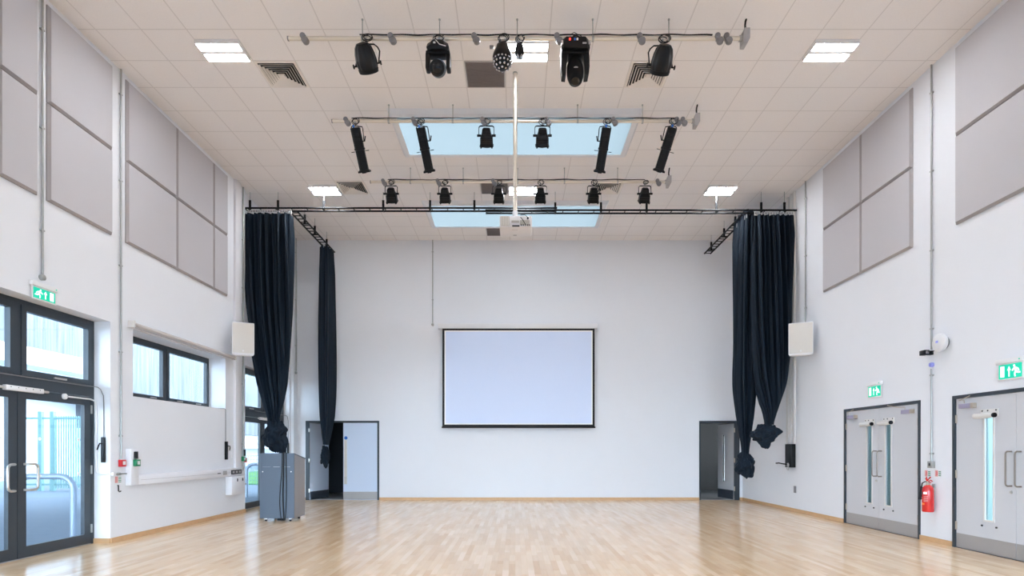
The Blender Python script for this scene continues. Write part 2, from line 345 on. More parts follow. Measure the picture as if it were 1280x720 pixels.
# ------------------------------------------------------------------ glazed entrances in the left wall (door_1, door_2) and high window
XG = -6.0
def entrance(idx, e, full=True):
    y0, y1, z0, z1 = e; ym = (y0 + y1) / 2
    d = thing('door_%d' % idx, (XG, ym, 0), kind='structure')
    fr = left_frame(0, 0, XG)       # s = Y, n = towards room, t = Z
    D0, D1 = -.075, 0.0
    f = .055; g = .0015
    mb = MB(fr)
    mb.box(y0 + g, y0 + f, D0, D1, 0, z1 - g); mb.box(y1 - f, y1 - g, D0, D1, 0, z1 - g); mb.box(y0 + f, y1 - f, D0, D1, z1 - f, z1 - g)
    mb.box(y0 + f, y1 - f, D0, D1, 2.08, 2.235); mb.box(ym - .04, ym + .04, D0, D1, 2.235, z1 - f)
    mb.build('door_frame', 'frame', d, smooth=False)
    MB(fr).box(y0 + f, y1 - f, D0 - .02, D1, -.001, .008).build('threshold', 'kick', d, smooth=False)
    for a, b in ((y0 + f, ym - .04), (ym + .04, y1 - f)):          # opening lights above
        mb = MB(fr); q = .07; s0, s1 = a + .004, b - .004; t0, t1 = 2.239, z1 - f - .004
        mb.box(s0, s0 + q, -.06, .012, t0, t1, ); mb.box(s1 - q, s1, -.06, .012, t0, t1); mb.box(s0 + q, s1 - q, -.06, .012, t0, t0 + q); mb.box(s0 + q, s1 - q, -.06, .012, t1 - q, t1)
        sash = mb.build('sash', 'frame', d, smooth=False)
        MB(fr).box(s0 + q, s1 - q, -.03, -.022, t0 + q, t1 - q).build('pane', 'glass', sash, smooth=False)
        m_ = (s0 + s1) / 2
        MB(fr).box(m_ - .1, m_ + .1, .012, .035, t0 + .012, t0 + .035, bev=.004).build('stay', 'chrome', sash)
    for k, (a, b) in enumerate(((y0 + f, ym), (ym, y1 - f))):      # the leaves
        q = .12; s0, s1 = a + .004, b - .004; t0, t1 = .012, 2.072
        mb = MB(fr)
        mb.box(s0, s0 + q, -.055, -.004, t0, t1); mb.box(s1 - q, s1, -.055, -.004, t0, t1); mb.box(s0 + q, s1 - q, -.055, -.004, t0, t0 + .135); mb.box(s0 + q, s1 - q, -.055, -.004, t1 - .115, t1)
        lf = mb.build('door_leaf', 'frame', d, smooth=False)
        MB(fr).box(s0 + q, s1 - q, -.034, -.026, t0 + .135, t1 - .115).build('pane', 'glass', lf, smooth=False)
        c = (ym - .07, -1) if k == 0 else (ym + .09, 1)
        pts = [(c[0], -.004, 1.33 - .17), (c[0], .05, 1.33 - .17)]
        za, zb = 1.155, .84
        o = c[1] * .13
        p = [(c[0], -.004, za), (c[0] + o * .15, .045, za), (c[0] + o * .7, .06, za), (c[0] + o * .93, .06, za - .02), (c[0] + o, .06, za - .05), (c[0] + o, .06, zb + .05), (c[0] + o * .93, .06, zb + .02), (c[0] + o * .7, .06, zb), (c[0] + o * .15, .045, zb), (c[0], -.004, zb)]
        MB(fr).tube(p, .0155, 12).build('handle', 'chrome', lf)
        for hz in (.22, 1.05, 1.9):
            hy = s0 if k == 0 else s1
            MB(fr).box(hy - .012, hy + .012, -.004, .012, hz - .06, hz + .06, bev=.003).build('hinge', 'chrome', lf)
        mb = MB(fr)
        for sy in (s0 + q + .22, s1 - q - .08):
            for tz in (1.0, 1.47): mb.cyl((sy, -.0255, tz), (sy, -.022, tz), .022)
        mb.build('glass_marking', 'dot', lf, smooth=False)
    return d
d1 = entrance(1, E1); d2 = entrance(2, E2); d0 = entrance(7, E_ADDED)  # the last one is an added, unseen entrance for more daylight
# window_1: two panes side by side, set deep in the wall
def high_window():
    XW = -6.1; y0, y1, z0, z1 = W1; fr = left_frame(0, 0, XW); w = thing('window_1', (XW, (y0 + y1) / 2, z0), kind='structure')
    ym = 9.88; f = .045; g = .0015
    mb = MB(fr)
    mb.box(y0 + g, y0 + f, -.06, 0, z0 + g, z1 - g); mb.box(y1 - f, y1 - g, -.06, 0, z0 + g, z1 - g); mb.box(y0 + f, y1 - f, -.06, 0, z0 + g, z0 + f); mb.box(y0 + f, y1 - f, -.06, 0, z1 - f, z1 - g); mb.box(ym - .035, ym + .035, -.06, 0, z0 + f, z1 - f)
    mb.build('window_frame', 'frame', w, smooth=False)
    for a, b in ((y0 + f, ym - .035), (ym + .035, y1 - f)):
        q = .055; s0, s1 = a + .003, b - .003; t0, t1 = z0 + f + .003, z1 - f - .003
        mb = MB(fr); mb.box(s0, s0 + q, -.05, .012, t0, t1); mb.box(s1 - q, s1, -.05, .012, t0, t1); mb.box(s0 + q, s1 - q, -.05, .012, t0, t0 + q); mb.box(s0 + q, s1 - q, -.05, .012, t1 - q, t1)
        sash = mb.build('sash', 'frame', w, smooth=False)
        MB(fr).box(s0 + q, s1 - q, -.03, -.022, t0 + q, t1 - q).build('pane', 'glass', sash, smooth=False)
        for c in ((s0 + s1) / 2 - .3, (s0 + s1) / 2 + .3):
            MB(fr).box(c - .08, c + .08, .012, .03, t0 + .01, t0 + .03, bev=.004).build('stay', 'chrome', sash)
high_window()
# roller blind above the high window
rb = thing('roller_blind', (XL, 9.98, 3.17), 'long beige roller blind rolled up on its tube above the high window', 'blind')
fr = left_frame(0, 0)
MB(fr).cyl((8.46, .06, 3.205), (11.5, .06, 3.205), .036).build('blind_tube', 'blind', rb)
MB(fr).box(8.43, 11.53, .01, .03, 3.235, 3.25).build('head_rail', 'roller', rb)
for s in (8.43, 11.5): MB(fr).box(s, s + .03, 0, .105, 3.155, 3.26, bev=.006).build('bracket', 'roller', rb)
MB(fr).box(8.47, 11.49, .085, .098, 3.15, 3.168).build('bottom_bar', 'lgrey', rb)
# ------------------------------------------------------------------ right wall fire doors
def fire_door(idx, Y0, Y1, sets):
    d = thing('door_%d' % idx, (XR, (Y0 + Y1) / 2, 0), kind='structure')
    fr = right_frame(Y1, 0); W = Y1 - Y0; g = .0015; f = .045
    mb = MB(fr); mb.box(g, f, -.1, .012, 0, DH - g); mb.box(W - f, W - g, -.1, .012, 0, DH - g); mb.box(f, W - f, -.1, .012, DH - f, DH - g)
    mb.build('door_frame', 'frame', d, smooth=False)
    MB(fr).box(f, W - f, -.1, .0, -.001, .006).build('threshold', 'frame', d, smooth=False)
    for k in range(2):
        a = f + .004 if k == 0 else W / 2 + .002; b = W / 2 - .002 if k == 0 else W - f - .004
        # vision panel position measured from the leaf edge
        vw = .13; vc = (a + b) / 2 + (.22 if k == 0 else -.22) * (1 if sets == 'A' else .35)
        if sets == 'A': v0, v1 = (vc - .075, vc + .065)
        else: v0, v1 = vc - .065, vc + .065
        zt, zb = 1.74, .43
        mb = MB(fr); n0, n1 = -.055, -.01
        mb.box(a, v0, n0, n1, .01, DH - f - .004); mb.box(v1, b, n0, n1, .01, DH - f - .004); mb.box(v0, v1, n0, n1, .01, zb); mb.box(v0, v1, n0, n1, zt, DH - f - .004)
        lf = mb.build('door_leaf', 'leaf', d, smooth=False)
        MB(fr).box(a + .002, b - .002, n1, n1 + .003, .012, .2).build('kick_plate', 'kick', lf, smooth=False)
        mb = MB(fr); e = .018
        mb.box(v0 - e, v0 + .004, n1, n1 + .012, zb - e, zt + e); mb.box(v1 - .004, v1 + e, n1, n1 + .012, zb - e, zt + e); mb.box(v0, v1, n1, n1 + .012, zb - e, zb + .004); mb.box(v0, v1, n1, n1 + .012, zt - .004, zt + e)
        mb.build('vision_frame', 'roller', lf, smooth=False)
        MB(fr).box(v0, v1, -.036, -.028, zb, zt).build('pane', 'tglass', lf, smooth=False)
        hs = W / 2 - .065 if k == 0 else W / 2 + .065
        za, zb2 = 1.31, .89
        p = [(hs, n1, za), (hs, .045, za), (hs, .06, za - .012), (hs, .065, za - .03), (hs, .065, zb2 + .03), (hs, .06, zb2 + .012), (hs, .045, zb2), (hs, n1, zb2)]
        MB(fr).tube(p, .010, 10).build('handle', 'pull', lf)
        hx = a if k == 0 else b
        for hz in (.3, 1.0, 1.75): MB(fr).box(hx - .016, hx + .016, n1 - .002, n1 + .014, hz - .055, hz + .055, bev=.003).build('hinge', 'beigesteel', lf)
        # closer
        cs = a + (.09 if k == 0 else b - a - .34)
        cl = MB(fr).box(cs, cs + .20, n1, n1 + .045, 1.885, 1.945, bev=.004).build('closer', 'lilacsteel', lf)
        MB(fr).box(cs + .20, cs + .25, n1, n1 + .05, 1.883, 1.947, bev=.004).build('closer_cap', 'beigesteel', lf)
        MB(fr).tube([(cs + .12, .05, 1.95), (cs + .12, .05, 1.985), (cs - .02 if k else cs + .04, .06, 1.99), ((cs - .33) if k else (cs - .12 + .3), .022, 2.045)], .006, 6).build('closer_arm', 'beigesteel', lf)
        # blind cassette above the vision panel
        bw = .155
        cc = (v0 + v1) / 2 - .01
        MB(fr).box(cc - bw + .04, cc + bw, n1, n1 + .012, 1.75, 1.85, bev=.003).build('cassette_plate', 'roller', lf)
        ct = MB(fr).cyl((cc - bw, .045, 1.765), (cc + bw - .02, .045, 1.765), .034).build('blind_cassette', 'roller', lf)
        MB(fr).cyl((cc + bw - .02, .045, 1.765), (cc + bw, .045, 1.765), .03).build('cassette_cap', 'black', lf)
        mb = MB(fr)
        for s_ in (cc - bw + .07, cc, cc + bw - .03): mb.cyl((s_, n1 + .012, 1.83), (s_, n1 + .017, 1.83), .010, seg=10)
        for s_ in (v0 - .045, v1 + .045): mb.cyl((s_, n1, .355), (s_, n1 + .012, .355), .012, seg=10)
        mb.build('screw_cap', 'mark', lf)
        if k == 0: MB(fr).lathe([(.022, 0), (.022, .008), (.008, .010), (.008, .02)], (hs - .005, n1, .815), (0, 1, 0), 14).build('lock', 'chrome', lf)
    return d
fire_door(5, DA[0], DA[1], 'A'); fire_door(6, DB[0], DB[1], 'B')
# ------------------------------------------------------------------ back wall doors
def back_left():
    d = thing('door_3', ((BL[0] + BL[1]) / 2, YB, 0), kind='structure'); fr = back_frame(0, 0); g = .0015; f = .05
    mb = MB(fr); mb.box(BL[0] + g, BL[0] + f + .05, -.148, .012, 0, BH - g); mb.box(BL[1] - f, BL[1] - g, -.148, .012, 0, BH - g); mb.box(BL[0] + f, BL[1] - f, -.148, .012, BH - f, BH - g)
    mb.build('door_frame', 'frame', d, smooth=False)
    a, b = -4.555, BL[1] - f - .004; n0, n1 = -.055, -.008; v0, v1 = a + .03, a + .09
    mb = MB(fr); mb.box(a, v0, n0, n1, .01, 2.045); mb.box(v1, b, n0, n1, .01, 2.045); mb.box(v0, v1, n0, n1, .01, .45); mb.box(v0, v1, n0, n1, 1.6, 2.045)
    lf = mb.build('door_leaf', 'backleaf', d, smooth=False)
    MB(fr).box(v0, v1, -.036, -.012, .45, 1.6).build('reflection_pane', 'offwhite', lf, smooth=False)  # opaque off-white pane, the pale reflection in the glass painted in
    mb = MB(fr); mb.box(v0 - .01, v0, n1, n1 + .012, .44, 1.61); mb.box(v1, v1 + .01, n1, n1 + .012, .44, 1.61); mb.build('vision_frame', 'roller', lf, smooth=False)
    MB(fr).box(a + .003, b - .003, n1, n1 + .003, .012, .22).build('kick_plate', 'kick', lf, smooth=False)
    MB(fr).cyl((a + .07, n1, 1.645), (a + .07, n1 + .004, 1.645), .045).build('sticker', 'blue', lf)
    MB(fr).box(a + .02, a + .10, n1, n1 + .008, .42, .62).build('push_plate', 'chrome', lf)
    # open leaf, hinged on the frame and swung away into the store
    hx = BL[0] + f + .05; th = math.radians(76); xf = Matrix.Translation((hx, -.02, 0)) @ Matrix.Rotation(-th, 4, 'Z')
    mb = MB(fr, xf); mb.box(.0, .9, -.045, 0, .01, 2.045)
    l2 = mb.build('door_leaf', 'backleaf', d, smooth=False)
    MB(fr, xf).box(.01, .89, 0, .003, .012, .22).build('kick_plate', 'darkkick', l2, smooth=False)
    for hz in (.25, 1.05, 1.85): MB(fr).box(hx - .02, hx + .02, .0, .016, hz - .05, hz + .05, bev=.003).build('hinge', 'chrome', l2)
def back_right():
    d = thing('door_4', ((BR[0] + BR[1]) / 2, YB, 0), kind='structure'); fr = back_frame(0, 0); g = .0015; f = .04
    mb = MB(fr); mb.box(BR[0] + g, BR[0] + f, -.148, .012, 0, BH - g); mb.box(BR[1] - .13, BR[1] - g, -.148, .012, 0, BH - g); mb.box(BR[0] + f, BR[1] - .13, -.148, .012, BH - f - .02, BH - g)
    mb.build('door_frame', 'frame', d, smooth=False)
    hx = BR[1] - .135; th = math.radians(82)
    xf = Matrix.Translation((hx, -.05, 0)) @ Matrix.Rotation(th, 4, 'Z') @ Matrix.Scale(-1, 4, (1, 0, 0))
    v0, v1, zb, zt = .50, .60, .45, 1.75
    mb = MB(fr, xf); mb.box(0, v0, -.045, 0, .01, 2.03); mb.box(v1, .86, -.045, 0, .01, 2.03); mb.box(v0, v1, -.045, 0, .01, zb); mb.box(v0, v1, -.045, 0, zt, 2.03)
    lf = mb.build('door_leaf', 'leaf', d, smooth=False)
    MB(fr, xf).box(v0, v1, -.025, -.02, zb, zt).build('pane', 'lens', lf, smooth=False)
    MB(fr, xf).box(.01, .85, 0, .003, .012, .25).build('kick_plate', 'darkkick', lf, smooth=False)
    MB(fr, xf).tube([(.40, 0, 1.7), (.40, .05, 1.7), (.40, .05, .5), (.40, 0, .5)], .012, 8).build('handle', 'chrome', lf)
    for hz in (.3, 1.05, 1.85): MB(fr).box(hx - .02, hx + .015, .0, .014, hz - .06, hz + .06, bev=.003).build('hinge', 'beigesteel', lf)
back_left(); back_right()
# ------------------------------------------------------------------ acoustic wall panels
def wall_panel(side, Ya, Yb, za, zb, label, grp):
    fr = left_frame(0, 0) if side == 'l' else FR((XR, 0, 0), (0, 1, 0), (-1, 0, 0))
    g = .004; t = .045; bv = .028
    a, b, c, e = Ya + g, Yb - g, za + g, zb - g
    r = thing('acoustic_panel', tuple(fr((a + b) / 2, 0, c)), label, 'acoustic panel', grp)
    P = lambda i, n: [(a + i, n, c + i), (b - i, n, c + i), (b - i, n, e - i), (a + i, n, e - i)]
    MB(fr).loft([P(0, .001), P(0, t * .35), P(bv, t - .001)]).build('bevelled_edge', 'panel_edge', r, smooth=False)
    MB(fr).loft([P(bv - .001, t - .0009), P(bv - .001, t)]).build('fabric_face', 'panel', r, smooth=False)
Zp = (4.39, 5.60, 6.81)
rows = ('lower', 'upper')
gl = 'acoustic panels on the wall with the glazed doors'; gr_ = 'acoustic panels on the wall with the fire doors'
ys = [(5.06, 6.28, 'half cut off by the picture edge, nearest the camera over the glazed entrance'), (6.29, 6.82, 'narrow one above the glazed entrance, on the camera side of the metal conduit'), (6.96, 8.08, 'single wide column right of the conduit over the glazed entrance'),
      (8.37, 9.60, 'first column of the far block of three, above the high window'), (9.60, 10.77, 'middle column of the far block of three, above the high window'), (10.77, 11.31, 'narrow last column of the far block, nearest the curtain')]
for a, b, t in ys:
    for k in range(2): wall_panel('l', a, b, Zp[k], Zp[k + 1], 'grey acoustic panel, %s row, %s' % (rows[k], t.split(',')[0] if len(t.split()) > 9 else t), gl)
ysr = [(8.56, 9.80, 'near column of the block of four beyond the tall conduit'), (9.80, 11.03, 'far column of the block of four beyond the tall conduit'), (6.55, 7.72, 'large block at the picture edge above the near fire doors'), (5.36, 6.55, 'second column at the picture edge nearest the camera')]
for a, b, t in ysr:
    for k in range(2): wall_panel('r', a, b, Zp[k], Zp[k + 1], 'grey acoustic panel, %s row, %s' % (rows[k], t), gr_)
# ------------------------------------------------------------------ luminaires
def ceiling_light(x0, y0, label, grp='twin strip ceiling lights'):
    t = thing('ceiling_light', (x0 + .3, y0 + .36, ZC), label, 'ceiling light', grp)
    a, b = x0 + .005, x0 + .595; c0, c1 = y0 + .175, y0 + .545
    MB().box(a, b, c0, c1, ZC - .058, ZC - .001, bev=.004).build('housing', 'white', t)
    for k in range(2):
        y = c0 + .012 + k * .212
        MB().box(a + .012, b - .012, y, y + .134, ZC - .0595, ZC - .050).build('diffuser', 'lamp', t, smooth=False)
cx = (-4.34, -.14, 4.06)
nm = {0: ('bright twin strip ceiling light before the first lighting bar, on the glazed door side', 'bright twin strip ceiling light directly behind the first lighting bar', 'bright twin strip ceiling light before the first lighting bar, on the fire door side'),
      1: ('small twin strip ceiling light above the left stage curtain', 'small twin strip ceiling light behind the projector pole and third bar', 'small twin strip ceiling light above the right stage curtain')}
for r, y in enumerate((7.475, 11.675)):
    for k in range(3): ceiling_light(cx[k], y, nm[r][k])
for r, y in enumerate((3.275, -.925)):
    for k in range(3): ceiling_light(cx[k], y, 'twin strip ceiling light in the part of the hall out of the picture', 'ceiling lights out of the picture')
# ceiling air diffusers and square grilles
def diffuser(x0, y0, label):
    t = thing('ceiling_diffuser', (x0 + .3, y0 + .3, ZC), label, 'air vent', 'louvred ceiling air diffusers')
    c = (x0 + .3, y0 + .3)
    MB().box(x0 + .03, x0 + .57, y0 + .03, y0 + .57, ZC - .004, ZC - .001).build('shade_backing', 'vent', t, smooth=False)  # dark plate painted as the shade seen between the louvres
    def ring(r, z): return [(c[0] - r, c[1] - r, z), (c[0] + r, c[1] - r, z), (c[0] + r, c[1] + r, z), (c[0] - r, c[1] + r, z)]
    def band(R, name):
        mb = MB(); vs = [[mb.bm.verts.new(p) for p in r] for r in R]; n = len(R)
        for i in range(n):
            for j in range(4): mb.bm.faces.new((vs[i][j], vs[i][(j + 1) % 4], vs[(i + 1) % n][(j + 1) % 4], vs[(i + 1) % n][j]))
        mb.build(name, 'ventface', t, smooth=False)
    band([ring(.295, ZC - .001), ring(.295, ZC - .008), ring(.272, ZC - .012), ring(.262, ZC - .012), ring(.262, ZC - .001)], 'face_frame')
    for k in range(6):
        r = .255 - k * .040
        band([ring(r, ZC - .034), ring(r, ZC - .031), ring(r - .020, ZC - .009), ring(r - .020, ZC - .013)], 'louvre')
    MB().box(c[0] - .03, c[0] + .03, c[1] - .03, c[1] + .03, ZC - .03, ZC - .009).build('centre_plate', 'ventface', t, smooth=False)
diffuser(-3.74, 8.075, 'louvred square air diffuser beyond the near ceiling light on the glazed door side')
diffuser(1.66, 8.075, 'louvred square air diffuser partly behind the last can light of the first bar')
diffuser(-3.74, 11.675, 'small louvred air diffuser beside the ceiling light above the left curtain')
diffuser(1.66, 11.675, 'small louvred air diffuser behind the third bar on the fire door side')
for x0, y0, lb in ((-.74, 8.075, 'large square grey return grille beside the mirror ball light'), (-.74, 11.675, 'small grey return grille behind the third lighting bar'), (-.74, 14.075, 'small grey return grille beside the projector near the back wall')):
    g = thing('ceiling_grille', (x0 + .3, y0 + .3, ZC), lb, 'air vent', 'grey return air grilles')
    MB().box(x0 + .01, x0 + .59, y0 + .01, y0 + .59, ZC - .01, ZC - .001).build('grille_frame', 'lgrey', g, smooth=False)
    mb = MB(); mb.box(x0 + .025, x0 + .575, y0 + .025, y0 + .575, ZC - .013, ZC - .009)
    for k in range(18): mb.box(x0 + .03, x0 + .57, y0 + .03 + k * .03, y0 + .036 + k * .03, ZC - .018, ZC - .013)
    mb.build('grille_mesh', 'grille', g, smooth=False)
# ------------------------------------------------------------------ lighting bars
def arc(c, r, a0, a1, n, plane='xz', y=0):
    out = []
    for i in range(n + 1):
        a = a0 + (a1 - a0) * i / n
        out.append((c[0] + r * math.cos(a), c[1], c[2] + r * math.sin(a)) if plane == 'xz' else (c[0], c[1] + r * math.cos(a), c[2] + r * math.sin(a)))
    return out
BARS = []
def lighting_bar(Y, u0, u1, v, rods, socks, cablespan, label):
    x0, x1 = x_at(u0, Y), x_at(u1, Y); z = z_at(v, Y); r = .026
    t = thing('lighting_bar', ((x0 + x1) / 2, Y, z), label, 'lighting bar', 'internally wired lighting bars')
    MB().cyl((x0, Y, z), (x1, Y, z), r, seg=20).build('pipe', 'bar', t)
    MB().cyl((x0 - .004, Y, z), (x0 + .012, Y, z), r + .003, seg=20).build('end_cap', 'cgrey', t)
    for u in rods:
        x = x_at(u, Y)
        rd = MB().cyl((x, Y, z + r), (x, Y, ZC), .0065, seg=8).build('hanger', 'steel', t)
        MB().lathe([(.038, -.014), (.038, .014)], (x, Y, z), (1, 0, 0), 16).build('hanger_clamp', 'steel', rd)
        MB().cyl((x, Y, ZC - .012), (x, Y, ZC), .014, seg=10).build('rose', 'steel', rd)
    for u in socks:                 # grey trailing sockets under the pipe
        x = x_at(u, Y)
        mb = MB(); mb.lathe([(.030, -.03), (.036, -.02), (.036, .02), (.030, .03)], (x - .012, Y - .03, z + .01), (.1, 1, 0), 16)
        mb.lathe([(.036, -.03), (.043, -.02), (.043, .02), (.036, .03)], (x + .022, Y - .03, z - .05), (.1, 1, 0), 16)
        mb.box(x - .03, x + .02, Y - .05, Y - .01, z - .05, z + .01)
        mb.build('socket', 'cgrey', t)
    xa, xb = x_at(cablespan[0], Y), x_at(cablespan[1], Y); n = 60
    pts = [(xa + (xb - xa) * i / n, Y - .022, z + r + .009 + .004 * math.sin(i * 1.1)) for i in range(n + 1)]
    MB().tube(pts, .007, 6).build('cable', 'cable', t)
    pts2 = [(p[0], Y - .004, p[2] + .012 + .006 * math.sin(k * .5)) for k, p in enumerate(pts)]
    MB().tube(pts2, .006, 6).build('cable', 'cable', t)
    k = x1                            # junction box on the far end with its supply cable
    mb = MB(); mb.cyl((k - .03, Y, z), (k + .01, Y, z), r + .012, seg=16); mb.build('end_gland', 'lgrey', t)
    jb = MB().prism([(k, z - .10), (k + .05, z - .10), (k + .085, z - .03), (k + .085, z + .10), (k + .02, z + .10), (k + .0, z + .03)], Y - .06, Y + .06).build('junction_box', 'lgrey', t, smooth=False)
    MB().tube([(k + .05, Y, z + .10), (k + .045, Y, z + .17), (k + .05, Y, z + .22), (k + .06, Y, ZC)], .013, 8).build('supply_cable', 'cable', t)
    return z
Y1, Y2, Y3 = 7.30, 9.11, 11.15
Z1 = lighting_bar(Y1, 360, 927, 48.3, (453, 549.5, 646.5, 741, 836), (381, 490, 594, 697, 800, 897, 908), (450, 890), 'nearest lighting bar, carrying two cans, two moving heads and the mirror ball light')
Z2 = lighting_bar(Y2, 415, 867, 151.5, (486, 566, 646, 722, 803), (434, 518, 604, 684, 767, 846, 853.5), (440, 848), 'middle lighting bar in front of the near rooflight, carrying four long profile spots')
Z3 = lighting_bar(Y3, 463, 833, 227.5, (513, 579, 647, 705.5, 772), (480, 548, 617, 822), (485, 806), 'third lighting bar, carrying a row of six small spotlights above the curtain rail')
def hook(mb, x, Y, z):
    mb.tube(arc((x, Y, z), .036, -2.6, 2.9, 12, 'yz'), .007, 6)
    mb.box(x - .012, x + .012, Y - .05, Y + .02, z - .05, z - .028)
    mb.cyl((x, Y, z - .028), (x, Y, z - .075), .007, seg=8)
def loops(t, x, Y, z, s=1.0, seed=0):
    rnd = random.Random(seed); mb = MB()
    for q in range(3):
        ph = rnd.uniform(0, 6); R = .035 + .018 * rnd.random()
        pts = []
        for i in range(17):
            a = i / 16 * 2 * PI * .93 + ph
            pts.append((x + s * R * 1.1 * math.cos(a) + .012 * q, Y - .03 - .015 * q, z - .028 + R * math.sin(a)))
        mb.tube(pts, .0052, 6)
    mb.build('cable', 'cable', t)
def yoke_part(t, x, Y, z, zp, hw, th=.010, depth=.012):
    mb = MB()
    p = [(x - hw, zp), (x - hw, z - .10), (x - hw * .82, z - .078), (x + hw * .82, z - .078), (x + hw, z - .10), (x + hw, zp)]
    for i in range(len(p) - 1):
        (a, c), (b, d) = p[i], p[i + 1]
        dx, dz = b - a, d - c; L = math.hypot(dx, dz); nx, nz = -dz / L * th / 2, dx / L * th / 2
        mb.loft([[(a + nx, Y - depth, c + nz), (a + nx, Y + depth, c + nz), (a - nx, Y + depth, c - nz), (a - nx, Y - depth, c - nz)], [(b + nx, Y - depth, d + nz), (b + nx, Y + depth, d + nz), (b - nx, Y + depth, d - nz), (b - nx, Y - depth, d - nz)]])
    mb.build('yoke', 'black', t, smooth=False)
def fresnel(u, Y, z, label, sc=1.0, tilt=0.0, seed=0, grp=''):
    x = x_at(u, Y); t = thing('spotlight', (x, Y, z), label, 'spotlight', grp)
    mb = MB(); hook(mb, x, Y, z); mb.build('clamp', 'steel', t)
    zp = z - .10 - .13 * sc; hw = .118 * sc
    yoke_part(t, x, Y, z, zp - .01, hw)
    xf = Matrix.Translation((x, Y, zp)) @ Matrix.Rotation(math.radians(tilt), 4, 'Y') @ Matrix.Rotation(math.radians(38), 4, 'X')
    S = sc
    def rr(w, d, h, c=.25):
        k = c * w
        return [(-w + k, -d, h), (w - k, -d, h), (w, -d + k, h), (w, d - k, h), (w - k, d, h), (-w + k, d, h), (-w, d - k, h), (-w, -d + k, h)]
    b = MB(None, xf).loft([rr(.045 * S, .045 * S, .105 * S), rr(.062 * S, .062 * S, .09 * S), rr(.072 * S, .072 * S, .03 * S), rr(.098 * S, .09 * S, -.03 * S), rr(.100 * S, .095 * S, -.13 * S)]).build('body', 'black', t, smooth=False)
    mb = MB(None, xf); mb.loft([rr(.108 * S, .103 * S, -.13 * S), rr(.108 * S, .103 * S, -.15 * S)])
    for sx in (-1, 1): mb.box(sx * .085 * S - .012, sx * .085 * S + .012, -.115 * S, .115 * S, -.162 * S, -.148 * S)
    mb.build('colour_frame', 'black', b, smooth=False)
    mb = MB(None, xf)
    for k in range(5): mb.box(-.064 * S, .064 * S, -.094 * S + 0.012, -.094 * S + .02, .02 * S + k * .015, .026 * S + k * .015)
    for k in range(4): mb.box(-.09 * S, .09 * S, -.100 * S, -.09 * S, -.045 * S - k * .02, -.040 * S - k * .02)
    mb.build('cooling_fin', 'black2', b, smooth=False)
    MB(None, xf).lathe([(.082 * S, -.155 * S), (.06 * S, -.165 * S), (.02 * S, -.17 * S)], (0, 0, 0), (0, 0, 1), 20).build('lens', 'lens', b)
    for s in (-1, 1): MB().cyl((x + s * (.085 * S), Y, zp), (x + s * (hw + .03), Y, zp), .015 * S + .004, seg=10).build('knob', 'black2', t)
    loops(t, x, Y, z, 1, seed)
g2 = 'small black spotlights on the middle bar'; g3 = 'small black spotlights on the third bar'
fresnel(608, Y2, Z2, 'small spotlight on the middle bar, between a long spot and the projector pole, left one', 1.02, 0, 1, g2)
fresnel(678, Y2, Z2, 'small spotlight on the middle bar, just right of the projector pole', 1.02, 0, 2, g2)
lab3 = ('small black spotlight at the curtain end of the third bar, leftmost of its six', 'second small black spotlight from the left on the third bar', 'small black spotlight on the third bar just left of the projector pole', 'small black spotlight on the third bar just right of the projector pole', 'small black spotlight on the third bar, second from its junction box', 'small black spotlight on the third bar next to its junction box')
for k, u in enumerate((489, 556, 623.5, 675.5, 742, 806)): fresnel(u, Y3, Z3, lab3[k], 1.02, 0, 10 + k, g3)
